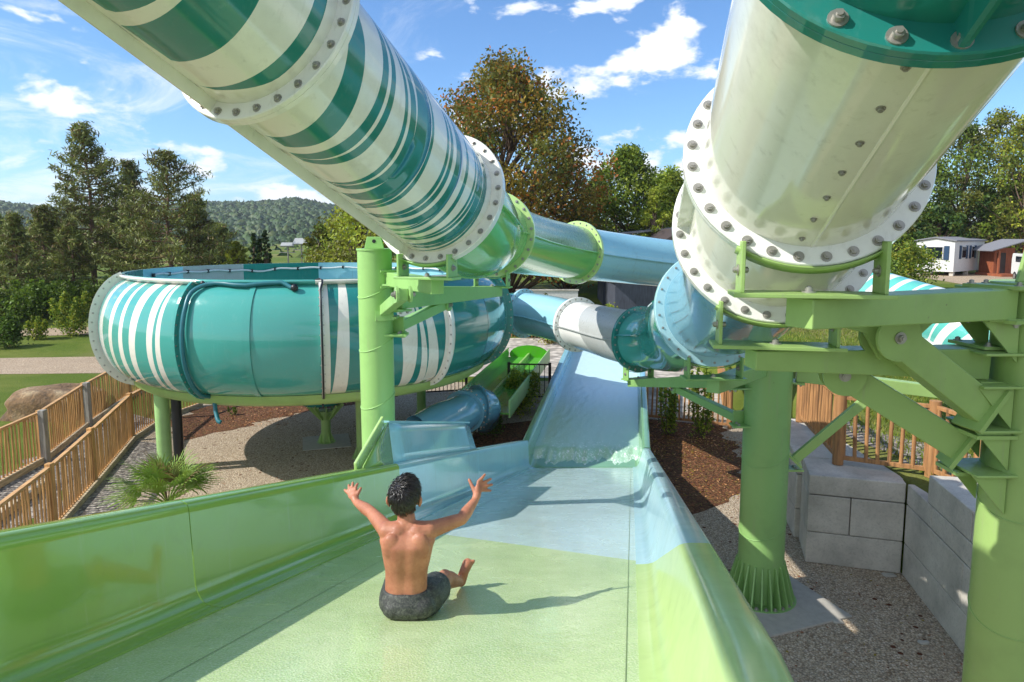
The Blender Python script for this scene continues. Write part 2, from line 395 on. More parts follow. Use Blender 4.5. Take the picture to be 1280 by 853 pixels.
blades('grass', 70000, (6.0, 22, 8.5, 34), .05, .15, [L_GRASS, L_GRASS, L_GRASS2], rh)
# ------------------------------------------------------------------ open water slide
LN, RN, LF, RF = V(-1.889, 2.5, 3.457), V(.622, 2.5, 3.457), V(.378, 14.2, .25), V(2.72, 14.2, .25)
LE, RE = V(2.25, 24.2, 1.0), V(4.46, 24.2, 1.0)
def floor_edges(y):
    if y <= 14.2:
        q = (y - 2.5) / 11.7; L = LN + (LF - LN) * q; R_ = RN + (RF - RN) * q
        if y < 1.6: z = 3.457 + (2.5 - 1.6) * .2741 + (1.6 - y) * .08; L[2] = R_[2] = z
    else:
        q = (y - 14.2) / 10; L = LF + (LE - LF) * q; R_ = RF + (RE - RF) * q
    return L, R_
PROF_L = [(-.20, .50), (-.205, .565), (-.195, .585), (-.17, .595), (-.075, .60), (-.055, .592), (-.045, .575), (-.042, .54), (-.03, .14), (-.022, .10), (-.002, .05), (.03, .018), (.07, .004), (.12, 0)]
PROF_R = [(-.12, 0), (-.07, .004), (-.03, .018), (0, .05), (.02, .10), (.028, .14), (.085, .36), (.095, .395), (.11, .412), (.13, .418), (.215, .415), (.235, .40), (.24, .38), (.24, .30)]
def slide_pts(y, prof, side, hs=1.0):
    L, R_ = floor_edges(y); e = nrm(R_ - L); b0 = L if side == 'L' else R_
    return [b0 + e * a + V(0, 0, 1) * b * hs for a, b in prof]
def ystep(a, b, s=.35):
    return np.linspace(a, b, max(2, int((b - a) / s) + 1))
def two_tone(name, wet, base_a=(150, 188, 92), base_b=(168, 212, 222), rough=.12, wall=False):
    """green up to the oblique colour joint, pale blue beyond; rough = wet anti-slip floor"""
    m, t, b = material(name); p = pos(t); sp = t.new('ShaderNodeSeparateXYZ'); t.link(p, sp.inputs[0])
    k = t.math('GREATER_THAN', t.math('ADD', sp.outputs[1], t.math('MULTIPLY', sp.outputs[0], 0.0 if wall else .734)), 4.62 if wall else 5.42)
    if wall: k = t.math('GREATER_THAN', t.math('ADD', sp.outputs[1], t.math('MULTIPLY', t.math('SUBTRACT', sp.outputs[2], t.math('SUBTRACT', 4.142, t.math('MULTIPLY', sp.outputs[1], .2741))), 3.2)), 4.62)
    n1 = t.noise(p, 2.0, 4, .6, .5); n2 = t.noise(p, 110, 2, .7); n3 = t.noise(p, 7, 4, .6)
    ca = t.mix(t.maprange(n1, .3, .7), lin(base_a), lin((base_a[0] + 14, base_a[1] + 10, base_a[2] + 16)))
    cb = t.mix(t.maprange(n1, .3, .7), lin(base_b), lin((base_b[0] - 14, base_b[1] - 10, base_b[2] - 8)))
    c = t.mix(k, ca, cb)
    c = t.mix(t.maprange(n3, .5, .8, 0, .25), c, lin((132, 150, 104)))
    if wet: c = t.mix(t.maprange(n2, .47, .60, 0, .5), c, lin((228, 232, 196)))  # pale specks painted in for the sparkle on the wet surface
    t.link(c, b.inputs['Base Color'])
    if wet:
        t.link(t.maprange(n1, .3, .7, .12, .34), b.inputs['Roughness'])
        h = t.math('ADD', t.math('MULTIPLY', n2, .5), t.math('MULTIPLY', t.voro(p, 95), .5))
        t.link(t.bump(h, .5, .007), b.inputs['Normal']); setp(b, Coat_Weight=.5, Coat_Roughness=.08); t.link(t.bump(t.noise(p, 16, 3), .25, .006), b.inputs['Coat Normal'])
    else:
        b.inputs['Roughness'].default_value = rough; setp(b, Coat_Weight=.2, Coat_Roughness=.1)
        t.link(t.bump(t.noise(p, 2.0, 1), .015, .01), b.inputs['Normal'])
    return m
M_FLOOR = two_tone('wet anti-slip slide floor', True, (182, 206, 142), (202, 224, 228)); M_RWALL = two_tone('two-tone glossy wall', False, (178, 204, 128), (182, 214, 220), .2, True)
slide = thing('water_slide', (0.2, 6, 0), 'wide open green and pale blue slide the boy sits on, ending in a flooded run-out', 'water slide')
C_JOINT = lambda y: y
for a, b_ in ((-2.2, 3.3), (3.3005, 14.2)):
    rows = []
    for y in ystep(a, b_):
        pl = slide_pts(y, PROF_L[-1:], 'L')[0]; pr = slide_pts(y, PROF_R[:1], 'R')[0]
        rows.append([pl + (pr - pl) * k / 12 for k in range(13)])
    MB().grid(np.array(rows)).build('floor_panel', M_FLOOR, slide)
def shell(rows_, m, name, parent, thick=.012):
    o = MB().grid(np.array(rows_)).build(name, m, parent)
    sd = o.modifiers.new('thickness', 'SOLIDIFY'); sd.thickness = thick; sd.offset = -1
    es_ = o.modifiers.new('sharp', 'EDGE_SPLIT'); es_.split_angle = math.radians(42); return o
lw = []
for a, b_, m in ((-2.2, 3.5, M_GREEN), (3.507, 6.6, M_GREEN), (6.6, 9.8, M_BLUE), (9.806, 14.2, M_BLUE)):
    lw.append(shell([slide_pts(y, PROF_L, 'L') for y in ystep(a, b_)], m, 'side_wall', slide))
for a, b_ in ((-2.2, 4.6), (4.606, 9.4), (9.406, 12.2), (12.206, 14.2)):
    lw.append(shell([slide_pts(y, PROF_R, 'R') for y in ystep(a, b_)], M_RWALL, 'side_wall', slide))
# raised splash guard on the left rim
def rimL(y, dz=0, da=0):
    L, R_ = floor_edges(y); e = nrm(R_ - L); return L + e * (-.12 + da) + V(0, 0, .60 + dz)
def quadwall(pts_lo, pts_hi, w):
    mb = MB(); n = 5
    A = np.array([[lo + (hi - lo) * q for q in np.linspace(0, 1, n)] for lo, hi in zip(pts_lo, pts_hi)])
    return mb.grid(A)
lo = [rimL(y, -.004, .03) for y in np.linspace(6.62, 9.95, 10)]
hi = [rimL(y, .43 - .02 * i / 9 - (.06 if i == 9 else 0), -.03) for i, y in enumerate(np.linspace(6.66, 9.80, 10))]
g1 = quadwall(lo, hi, 0).build('splash_guard', M_BLUE, slide)
sd = g1.modifiers.new('thickness', 'SOLIDIFY'); sd.thickness = .02; sd.offset = -1
lo = [rimL(5.92, -.004, .03), rimL(6.61, -.004, .03)]; hi = [rimL(5.96, .03, .02), rimL(6.65, .43, -.03)]
g2 = quadwall(lo, hi, 0).build('guard_fin', M_GREEN, slide)
sd = g2.modifiers.new('thickness', 'SOLIDIFY'); sd.thickness = .02; sd.offset = -1
MB().beam(rimL(5.86, .005, -.03), rimL(6.65, .435, -.085), .13, .03, up=(1, 0, 0)).build('guard_rim', M_LGREEN, slide, .008)
mb = MB()
for i in range(9): mb.beam(rimL(6.66 + 3.14 * i / 9, .435 - .02 * i / 9, -.06), rimL(6.66 + 3.14 * (i + 1) / 9, .435 - .02 * (i + 1) / 9, -.06), .07, .022)
mb.build('guard_rim', M_BLUE, slide)
# sealed joints on the floor and up the left wall
def strip(pts, w, name='joint'):
    pts = [np.asarray(p, float) for p in pts]; A = []
    for i, p in enumerate(pts):
        d = nrm(pts[min(i + 1, len(pts) - 1)] - pts[max(i - 1, 0)]); u, v = frame(d); A.append([p - u * w / 2, p + u * w / 2])
    return A
def seam(y0, y1, f, w=.0035):
    r = []
    for y in ystep(y0, y1, .5):
        L, R_ = floor_edges(y); r.append(L + (R_ - L) * f + V(0, 0, .003))
    MB().grid(np.array(strip(r, w))).build('joint', M_SEAL, slide)
seam(-1, 14, .20); seam(-1, 14, .93)
# flooded run-out
WPL = [(a, b * .8) for a, b in PROF_L]; WPR = [(a, b * 1.05) for a, b in PROF_R]
def ro_h(y): return 1.0
M_RBLUE = gel('run-out gelcoat', (132, 176, 168), dirt=.2)
m_rout, t, b = material('run-out shell'); p = pos(t); sp = t.new('ShaderNodeSeparateXYZ'); t.link(p, sp.inputs[0])
cc = t.mix(t.maprange(sp.outputs[1], 18.0, 19.2, 0, 1, True), lin((120, 168, 128)), lin((150, 204, 216)))  # shaded near half and sunlit far half painted into the shell colour
t.link(t.mix(t.maprange(t.noise(p, 2.5, 4), .4, .75, 0, .4), cc, lin((104, 136, 112))), b.inputs['Base Color']); setp(b, Roughness=.12, Coat_Weight=.4)
ro = []
for y in ystep(14.2, 24.2):
    pl = slide_pts(y, WPL, 'L'); pr = slide_pts(y, WPR, 'R'); mid = [pl[-1] + (pr[0] - pl[-1]) * k / 8 for k in range(1, 8)]
    ro.append(pl + mid + pr)
shell(ro, m_rout, 'runout_channel', slide, .015)
m_wat, t, b = material('shallow running water'); p = pos(t)
mp = t.new('ShaderNodeMapping'); t.link(p, mp.inputs['Vector']); mp.inputs['Scale'].default_value = (2.2, 1.0, 1); mp.inputs['Rotation'].default_value = (0, 0, -.19)
w1 = t.noise(mp.outputs[0], 2.6, 7, .68, 2.2); w2 = t.noise(mp.outputs[0], 10, 5, .65, 1.4); w3 = t.noise(mp.outputs[0], 26, 3)
sp = t.new('ShaderNodeSeparateXYZ'); t.link(p, sp.inputs[0])
front = t.maprange(sp.outputs[1], 14.3, 15.9, 1, 0, True)
foam = t.maprange(t.math('ADD', t.math('MULTIPLY', w2, .6), t.math('ADD', t.math('MULTIPLY', w1, .5), t.math('MULTIPLY', front, .11))), .64, .74, 0, .85, True)
c = t.mix(foam, t.mix(t.maprange(sp.outputs[1], 16.5, 19.5, 0, 1, True), lin((168, 206, 176)), lin((206, 236, 236))), lin((236, 242, 240))); t.link(c, b.inputs['Base Color'])  # water colour carries painted shade near, painted sunlight far; foam on top
setp(b, IOR=1.33); t.link(t.maprange(foam, 0, 1, .04, .5), b.inputs['Roughness'])
t.link(t.maprange(foam, 0, 1, .12, 0), b.inputs['Transmission Weight'])
hh = t.math('ADD', t.math('MULTIPLY', w1, 1.0), t.math('ADD', t.math('MULTIPLY', w2, .35), t.math('MULTIPLY', w3, .10)))
t.link(t.bump(hh, .2, .025), b.inputs['Normal'])
rows = []
for y in ystep(14.32, 24.1, .12):
    row = []
    for k in range(41):
        yk = y + (.10 + .11 * math.sin(k * .55) + .07 * math.sin(k * 1.7 + 1)) * float(1 - sst(np.float64(y), 14.3, 15.6)); L, R_ = floor_edges(yk); e = nrm(R_ - L)
        rise = .13 * float(sst(np.float64(y), 14.3, 15.0)) + .025 * math.sin(k * 1.3 + 2 * math.sin(k)) * float(sst(np.float64(y), 14.3, 14.5) * (1 - sst(np.float64(y), 14.6, 15.2)))
        row.append(L + e * (-.02 + (np.linalg.norm(R_ - L) + .05) * k / 40) + V(0, 0, .012 + rise + random.gauss(0, .0025)))
    rows.append(row)
MB().grid(np.array(rows)).build('water_sheet', m_wat, slide)
# ------------------------------------------------------------------ tubes
TR, FR = .575, .685                       # tube and flange radius
def hermite(p0, p1, t0, t1, s):
    h = s * s; k = h * s
    return (2 * k - 3 * h + 1) * p0 + (k - 2 * h + s) * t0 + (-2 * k + 3 * h) * p1 + (k - h) * t1
class Path:
    def __init__(s, pts, tans=None):
        s.p = [np.asarray(q, float) for q in pts]; n = len(s.p); s.t = []
        for i in range(n):
            if tans and tans.get(i) is not None: s.t.append(nrm(tans[i]))
            else: s.t.append(nrm(nrm(s.p[min(i + 1, n - 1)] - s.p[i] + 1e-9) + nrm(s.p[i] - s.p[max(i - 1, 0)] + 1e-9)))
    def at(s, u):
        i = min(int(u), len(s.p) - 2); q = u - i; L = np.linalg.norm(s.p[i + 1] - s.p[i])
        c = hermite(s.p[i], s.p[i + 1], s.t[i] * L, s.t[i + 1] * L, q)
        e = 1e-3; a = hermite(s.p[i], s.p[i + 1], s.t[i] * L, s.t[i + 1] * L, max(0, q - e)); b = hermite(s.p[i], s.p[i + 1], s.t[i] * L, s.t[i + 1] * L, min(1, q + e))
        return c, nrm(b - a)
    def length(s, i): return np.linalg.norm(s.p[i + 1] - s.p[i])
    def surf(s, u, ang, r=TR):        # ang: 0 = right-hand side seen along the axis, pi/2 = top
        c, a = s.at(u); x, y = frame(a); return c + r * (math.cos(ang) * x + math.sin(ang) * y), math.cos(ang) * x + math.sin(ang) * y
def tube_shell(path, u0, u1, edges, mats, name, parent, nv=72, r=TR, a0=0.0):
    """edges: list of functions ang -> position 0..1 along the section; strip i between edges i and i+1 takes material index mats[i]"""
    cols = []; mi = []
    for i, e in enumerate(edges):
        nsub = 3
        if i: mi += [mats[1][i - 1]] * nsub
        if i == 0: cols.append(edges[0])
        else:
            p_ = edges[i - 1]
            for k in range(1, nsub + 1): cols.append(lambda g, p_=p_, e=e, k=k: p_(g) + (e(g) - p_(g)) * k / nsub)
    P = np.zeros((len(cols), nv + 1, 3))
    for j in range(nv + 1):
        ang = a0 + 2 * PI * j / nv
        last = -1
        for i, f in enumerate(cols):
            q = max(f(ang), last); last = q; P[i, j] = path.surf(u0 + (u1 - u0) * q, ang, r)[0]
    mb = MB(); mb.grid(P, matf=lambda i, j: mi[i])
    return mb.build(name, mats[0], parent)
def const(v): return lambda g: v
def plain_shell(path, u0, u1, m, name, parent, n=10):
    return tube_shell(path, u0, u1, [const(i / n) for i in range(n + 1)], ([m], [0] * n), name, parent)
bolt_src = {}
def bolt_mesh(parent, r=.022):
    mb = MB(); mb.cyl((0, 0, 0), (0, 0, r * .25), r * 1.25, n=14); mb.cyl((0, 0, r * .25), (0, 0, r * 1.0), r * .78, n=6); mb.cyl((0, 0, r), (0, 0, r * 1.22), r * .42, n=8)
    b = BASE[parent.name]; mb.v = [tuple(np.array(q) + b) for q in mb.v]
    return mb
def put_bolt(parent, p, n, r=.022):
    key = round(r, 4); M = Matrix.Translation(Vector([float(q) for q in p])) @ Vector([float(q) for q in n]).to_track_quat('Z', 'Y').to_matrix().to_4x4()
    if key not in bolt_src:
        o = bolt_mesh(parent, r).build('bolt', M_BOLT, parent); bolt_src[key] = o
        o.matrix_local = Matrix.Translation([-float(x) for x in BASE[parent.name]]) @ M; return o
    return clone(bolt_src[key], 'bolt', parent, M)
def ring(path, u, m, parent, bolts=24, side=-1, r=.022, th=.035, fr=FR, gap=.0, rin=TR - .02, merge=False):
    """bolted pair of round end flanges"""
    c, a = path.at(u); x, y = frame(a); n = 64; mb = MB()
    P = np.zeros((7, n + 1, 3))
    prof = [(-th, rin), (-th, fr - .006), (-th + .006, fr), (-.002, fr), (0, fr - .004), (.002, fr), (th, fr)]
    prof2 = [(th, fr), (th, rin)]
    pp = prof + [(th + 1e-4, fr - .004), (th, rin)]
    P = np.zeros((len(pp), n + 1, 3))
    for i, (d, rr) in enumerate(pp):
        for j in range(n + 1):
            g = 2 * PI * j / n; P[i, j] = c + a * d + rr * (math.cos(g) * x + math.sin(g) * y)
    o = MB().grid(P, smooth=False).build('flange', m, parent)
    rb = (TR + fr) / 2 + .008
    if True:
        for j in range(bolts):
            g = 2 * PI * (j + .5) / bolts; put_bolt(o, c + rb * (math.cos(g) * x + math.sin(g) * y) + a * side * th, a * side, r)
    return o
def fin(path, u0, u1, ang, m, parent, w=.085, th=.03, bolts=0, side=-1, n=14, r=.018):
    """bolted lengthwise flange where the two halves of a tube section meet"""
    A = []
    for i in range(n + 1):
        u = u0 + (u1 - u0) * i / n; p, d = path.surf(u, ang, TR - .01); c, a = path.at(u); s_ = np.cross(a, d)
        A.append([p - s_ * th / 2, p + d * (w) - s_ * th / 2, p + d * (w + .004), p + d * w + s_ * th / 2, p + s_ * th / 2])
    o = MB().grid(np.array(A), smooth=False).build('seam_flange', m, parent)
    if bolts:
        for i in range(bolts):
            u = u0 + (u1 - u0) * (i + .5) / bolts; p, d = path.surf(u, ang, TR + w * .55); c, a = path.at(u); s_ = np.cross(a, d)
            put_bolt(o, p + side * s_ * th / 2, side * s_, r)
    return o
# --- left: striped tube dropping from above the viewer, bending right behind the bowl
r1 = W(330, 34, 4.55); r2 = W(548, 248, 6.75); a1 = nrm(r2 - r1)
LP = Path([r1 - a1 * 6.0, r1, r2, W(616, 293, 10.9), W(720, 316, 14.9), W(900, 336, 17.6), W(1010, 344, 18.6)],
          {0: a1, 1: a1, 2: a1})
ltube = thing('tube_slide', r2 * V(1, 1, 0), 'closed tube slide striped teal and cream, turning green and pale blue beyond the slim post', 'tube slide')
rs = random.Random(3)
SEAM = -1.93
def seam_mask(g):
    m_ = 1.0
    for s_ in (SEAM, SEAM + PI):
        q = abs((g - s_ + PI) % (2 * PI) - PI); m_ = min(m_, float(sst(np.float64(q), .15, .20)) * .62 + float(sst(np.float64(q), .14, 1.0)) * .38)
    return m_
def stripes(n, k0, grow, duty, wob):
    """edge functions for wavering stripes whose pitch shrinks along the section"""
    es = [const(0.0)]; w = [k0 * grow ** i for i in range(n)]; tot = sum(w) + .05; q = .045
    for i in range(n):
        p = w[i] / tot * .93; d = duty + rs.uniform(-.12, .12); ph = rs.uniform(-.5, .5); am = wob * p * rs.uniform(.7, 1.5); sh = rs.uniform(-.35, .35)
        es.append(lambda g, q=q, p=p, ph=ph, am=am: q + am * math.cos(g + PI / 2 + ph))
        es.append(lambda g, q=q, p=p, d=d, ph=ph, am=am, sh=sh: q + p * d + am * math.cos(g + PI / 2 + ph + sh) - p * d * .35 * max(0, math.sin(2 * g + ph)) ** 2 - (p * d * (1 - seam_mask(g))))
        q += p
    es.append(const(1.0)); return es
def stroke(a, b_, k, ph=0.0, sl_=0.0):
    """one teal stroke from a to b that thins out towards the seams"""
    return (lambda g: a + sl_ * math.cos(g + PI / 2 + ph)), (lambda g: a + (b_ - a) * seam_mask(g) ** k + sl_ * math.cos(g + PI / 2 + ph))
k1, k2, k3, k4, k5 = stroke(.40, .52, 1, 0, .02), stroke(.62, .74, .6, .4, .02), stroke(.785, .838, .25, .2, .022), stroke(.850, .905, .15, .2, .022), stroke(.958, .975, 3, -.5, .008)
es = [const(0), *k1, *k2, *k3, *k4, *k5, const(1)]
tube_shell(LP, 0, 1, es, ([M_CREAM, M_TEAL], [0, 1] * 5 + [0]), 'tube_section', ltube)
es = stripes(13, 1.0, .885, .68, .75)
e2, m2 = [es[0]], []          # some strokes carry a pale brush-like sliver
for i in range(13):
    a_, b_ = es[1 + 2 * i], es[2 + 2 * i]; m2.append(0); e2.append(a_)
    if i in (1, 2, 4, 5, 7, 9):
        g0 = rs.uniform(-1.3, .3); f0 = rs.uniform(.35, .55)
        wv = lambda g, g0=g0: .22 * max(0.0, math.cos(min(2.09, abs((g - g0 + PI) % (2 * PI) - PI)) * .7516)) ** 1.5
        e2.append(lambda g, a_=a_, b_=b_, f0=f0, wv=wv: a_(g) + (b_(g) - a_(g)) * (f0 - wv(g) / 2)); m2.append(1)
        e2.append(lambda g, a_=a_, b_=b_, f0=f0, wv=wv: a_(g) + (b_(g) - a_(g)) * (f0 + wv(g) / 2)); m2.append(0)
    e2.append(b_); m2.append(1)
e2.append(es[-1]); m2.append(0)
tube_shell(LP, 1, 2, e2, ([M_CREAM, M_TEAL], m2), 'tube_section', ltube, nv=96)
plain_shell(LP, 2, 3, M_TGREEN, 'tube_section', ltube)
def half_shell(path, u0, u1, m_up, m_lo, name, parent, n=10, nv=48, split=0.0):
    mb = MB(); P = np.zeros((n + 1, nv + 1, 3))
    for i in range(n + 1):
        for j in range(nv + 1): P[i, j] = path.surf(u0 + (u1 - u0) * i / n, split + 2 * PI * j / nv)[0]
    mb.grid(P, matf=lambda i, j: 0 if j < nv // 2 else 1); return mb.build(name, [m_up, m_lo], parent)
half_shell(LP, 3, 4, M_SGREEN, M_TGREEN, 'tube_section', ltube)
plain_shell(LP, 4, 6, M_BLUE, 'tube_section', ltube, 16)
ring(LP, 1, M_CREAM, ltube, 26); ring(LP, 2, M_CREAM, ltube, 26); ring(LP, 3, M_LGREEN, ltube, 24, r=.02); ring(LP, 4, M_LGREEN, ltube, 24, r=.018, merge=True)
for u0, u1, m, k in ((0, 1, M_CREAM, 18), (1, 2, M_CREAM, 12), (2, 3, M_TGREEN, 0), (3, 4, M_TGREEN, 0), (4, 5.9, M_BLUE, 0)):
    fin(LP, u0, u1, SEAM if k else PI, m, ltube, w=.085 if k else .06, bolts=k, side=1, r=.014); fin(LP, u0, u1, SEAM + PI if k else 0.0, m, ltube, w=.04 if k else .05, bolts=0)
# --- right: cream tube dropping steeply overhead, elbowing left into the bowl
A0 = W(1006, 196, 4.02); T0 = W(1168, -142, 2.42); aA = nrm(A0 - T0)
pts = [T0 - aA * 4.0, T0, A0, W(968, 283, 4.72), W(890, 386, 8.0), W(800, 424, 14.0), W(722, 406, 16.8), W(655, 392, 18.8), W(610, 384, 20.0)]
RP = Path(pts, {0: aA, 1: aA, 2: aA, 3: nrm(pts[4] - pts[3]) * .5 + aA * .5, 4: (-.03, 1, -.20), 5: (-.42, .9, -.05), 6: nrm(pts[7] - pts[5]), 7: (-.75, .66, -.02)})
rtube = thing('tube_slide', V(pts[5][0], pts[5][1], 0), 'fat cream tube slide overhead, elbowing through white rings into the side of the bowl', 'tube slide')
plain_shell(RP, 0, 1, M_TEAL, 'tube_section', rtube); plain_shell(RP, 1, 2, M_CREAM, 'tube_section', rtube); plain_shell(RP, 2, 3, M_CREAM, 'tube_section', rtube)
plain_shell(RP, 3, 4, M_BBLUE, 'tube_section', rtube, 16); plain_shell(RP, 4, 5, M_BTEAL, 'tube_section', rtube, 16)
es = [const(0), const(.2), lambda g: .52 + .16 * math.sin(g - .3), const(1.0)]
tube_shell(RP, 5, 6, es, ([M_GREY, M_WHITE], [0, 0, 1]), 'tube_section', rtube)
plain_shell(RP, 6, 7, M_BLUE, 'tube_section', rtube); plain_shell(RP, 7, 8, M_DTEAL, 'tube_section', rtube)
M_RBL = gel('pale blue flange', (168, 208, 216))
ring(RP, 1, M_TEAL, rtube, 22, r=.026); ring(RP, 2, M_WHITE, rtube, 28, r=.024); ring(RP, 3, M_WHITE, rtube, 28, r=.022)
ring(RP, 4, M_RBL, rtube, 26, r=.012); ring(RP, 5, M_TEAL, rtube, 26, r=.018, merge=True); ring(RP, 6, M_WHITE, rtube, 24, r=.018, merge=True); ring(RP, 7, M_RBL, rtube, 24, r=.018, merge=True)
BOT = -PI / 2
fin(RP, 0, 1, BOT, M_TEAL, rtube, w=.10, bolts=0); fin(RP, 1, 2, BOT, M_CREAM, rtube, w=.012, th=.02)
fin(RP, 2, 3, PI, M_WHITE, rtube, w=.09, bolts=5, side=1, r=.016)
A = []
for i in range(11):
    p, d = RP.surf(1.04 + .93 * i / 10, BOT - .015, TR + .003); q, d = RP.surf(1.04 + .93 * i / 10, BOT + .0, TR + .003); A.append([p, q])
for i in range(7):
    u = 1.10 + .82 * i / 6; p, d = RP.surf(u, BOT - .13, TR); put_bolt(rtube, p, d, .014)
for u0, u1, m in ((5, 6, M_GREY), (6, 7, M_BLUE)): fin(RP, u0, u1, PI, m, rtube, w=.05)
fin(RP, 4, 5, PI - .2, M_DTEAL, rtube, w=.06)
# ------------------------------------------------------------------ bowl
BC = V(-4.85, 17.0, 0); RM = 4.62
bowl = thing('bowl_slide', BC, 'huge round teal bowl like a tyre on green posts, striped white at both sides', 'bowl slide')
HB, HT = 2.13, 4.30
cam_az = math.atan2(-BC[1], -BC[0])         # direction from the bowl to the viewer
def prof(v):       # v 0 = lower flange, 1 = upper rim: (radius, height)
    g = -PI / 2 * .93 + v * (PI / 2 * .93 + PI / 2 * .80)
    return 3.84 + .91 * max(0, math.cos(g)) ** .8, (HB + HT) / 2 + 1.12 * math.sin(g)
def bpt(th, v, off=0.0):
    """th: angle to the right of the viewer-facing direction"""
    r, h = prof(v); r2_, h2_ = prof(min(1, v + .01)); r1_, h1_ = prof(max(0, v - .01)); n = nrm(V(h2_ - h1_, -(r2_ - r1_)))
    az = cam_az + th; return BC + V(math.cos(az) * (r + n[0] * off), math.sin(az) * (r + n[0] * off), h + n[1] * off)
def proj(w):
    v = np.asarray(w) - CAM; d = v @ _F; return 640 + FPX * v[0] / d, YC - FPX * (v @ _U) / d
def th_of(px, v=.5):
    lo_, hi_ = -1.25, 1.25
    for _ in range(50):
        m = (lo_ + hi_) / 2
        if proj(bpt(m, v))[0] < px: lo_ = m
        else: hi_ = m
    return (lo_ + hi_) / 2
def bowl_panel(edges, mi, mats, name='bowl_panel', nv=26):
    cols = []; m2 = []
    for i, e in enumerate(edges):
        if i == 0: cols.append(e)
        else:
            p_ = edges[i - 1]; span = abs(e(.5) - p_(.5)); k = max(1, int(span / .06))
            for q in range(1, k + 1): cols.append(lambda v, p_=p_, e=e, q=q, k=k: p_(v) + (e(v) - p_(v)) * q / k)
            m2 += [mi[i - 1]] * k
    P = np.array([[bpt(f(v), v) for v in np.linspace(0, 1, nv)] for f in cols])
    return MB().grid(P, matf=lambda i, j: m2[i]).build(name, mats, bowl)
def band(px0, px1, lean=0.0, taper=0.0):
    a, b_ = th_of(px0), th_of(px1)
    return (lambda v, a=a: a + lean * (v - .5)), (lambda v, a=a, b_=b_: b_ + lean * (v - .5) - taper * (b_ - a) * (v - .5) * 2)
TL, T1, T2, T3, TRR = th_of(121), th_of(222), th_of(403), th_of(556), th_of(636)
def banded(t0, t1, bands):
    es = [const(t0)]
    for a, b_ in bands: es += [a, b_]
    es.append(const(t1)); return es, [0] + [1, 0] * len(bands)
es, mi = banded(TL, T1, [band(125, 129, .05, .3), band(136, 140, .06, -.3), band(148, 153, .07, .4), band(161, 168.5, .07, -.45), band(183, 190, .04, -.4), band(194, 200, .05, .4)])
M_BW = gel('white stripe gelcoat', (226, 222, 210), rough=.1)
bowl_panel(es, mi, [M_BTEAL, M_BW]); bowl_panel([const(T1 + .004), const(th_of(310))], [0], [M_BTEAL]); bowl_panel([const(th_of(310) + .003), const(T2)], [0], [M_BTEAL])
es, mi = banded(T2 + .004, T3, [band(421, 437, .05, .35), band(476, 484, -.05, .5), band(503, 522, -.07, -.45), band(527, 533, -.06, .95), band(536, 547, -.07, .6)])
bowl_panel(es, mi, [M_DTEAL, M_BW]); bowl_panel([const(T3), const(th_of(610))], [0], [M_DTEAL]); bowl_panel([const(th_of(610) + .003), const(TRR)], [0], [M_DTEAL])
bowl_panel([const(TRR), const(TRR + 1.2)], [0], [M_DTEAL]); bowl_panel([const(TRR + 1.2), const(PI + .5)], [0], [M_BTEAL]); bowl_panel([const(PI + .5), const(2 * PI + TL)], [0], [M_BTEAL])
def bflange(th, m, w=.13, d=.05, name='panel_flange', bolts=True, merge=True):
    A = []
    for v in np.linspace(0, 1, 24):
        A.append([bpt(th - d / 9, v, 0), bpt(th - d / 9, v, w), bpt(th + d / 9, v, w), bpt(th + d / 9, v, 0)])
    o = MB().grid(np.array(A), smooth=False).build(name, m, bowl)
    if bolts:
        az = cam_az + th
        for sgn in (-1, 1):
            tv = V(-math.sin(az), math.cos(az), 0) * sgn
            for v in np.linspace(.04, .96, 16):
                p = bpt(th + sgn * d / 9, v, w * .62); put_bolt(o, p, tv, .015)
    return o
bflange(TL, M_CREAM, .17); bflange(T1, M_BTEAL, .10); bflange(T2, M_WHITE, .09); bflange(T3 + .03, M_WHITE, .10); bflange(TRR, M_DTEAL, .14)
bflange(PI + .5, M_BTEAL, .1, bolts=False); bflange(TRR + 1.2, M_DTEAL, .1, bolts=False)
# broad pale bands that finish the striped panels
def bband(t0, t1, m, off=.004, name='panel_band', v0=0, v1=1):
    P = np.array([[bpt(a, v, off) for v in np.linspace(v0, v1, 24)] for a in np.linspace(t0, t1, 5)])
    return MB().grid(P).build(name, m, bowl)
bband(th_of(557), th_of(569), M_BW); bband(T2 + .006, T2 + .03, M_BW); bband(th_of(305), th_of(313), M_BTEAL, .02)
def brim(v0, v1, t0, t1, m, name, off0=0.0, off1=0.0, n=60):
    P = np.array([[bpt(a, v0, off0), bpt(a, v1, off1)] for a in np.linspace(t0, t1, n)])
    return MB().grid(P).build(name, m, bowl)
# lower bolted flange, cream at the ends and teal in the middle
def lower(t0, t1, m, n=30, drop=.10):
    A = []
    for a in np.linspace(t0, t1, n):
        r, h = prof(.0); az = cam_az + a; e = V(math.cos(az), math.sin(az), 0)
        A.append([BC + e * (r + .0) + V(0, 0, h + .02), BC + e * (r + .16) + V(0, 0, h + .075), BC + e * (r + .165) + V(0, 0, h + .045), BC + e * (r - .02) + V(0, 0, h - drop)])
    o = MB().grid(np.array(A), smooth=False).build('lower_flange', m, bowl); mb = MB()
    for a in np.arange(t0 + .02, t1, .05):
        r, h = prof(.0); az = cam_az + a; e = V(math.cos(az), math.sin(az), 0); q = BC + e * (r + .09) + V(0, 0, h + .052); (put_bolt(o, q, V(0, 0, 1), .015) if -1.3 < a < 1.3 else None)
    return o
lower(TL, T1 + .08, M_CREAM); lower(T1 + .08, T2, M_BTEAL); lower(T2, T3 + .04, M_CREAM); lower(T3 + .04, TRR + 1.2, M_DTEAL); lower(TRR + 1.2, 2 * PI + TL, M_BTEAL)
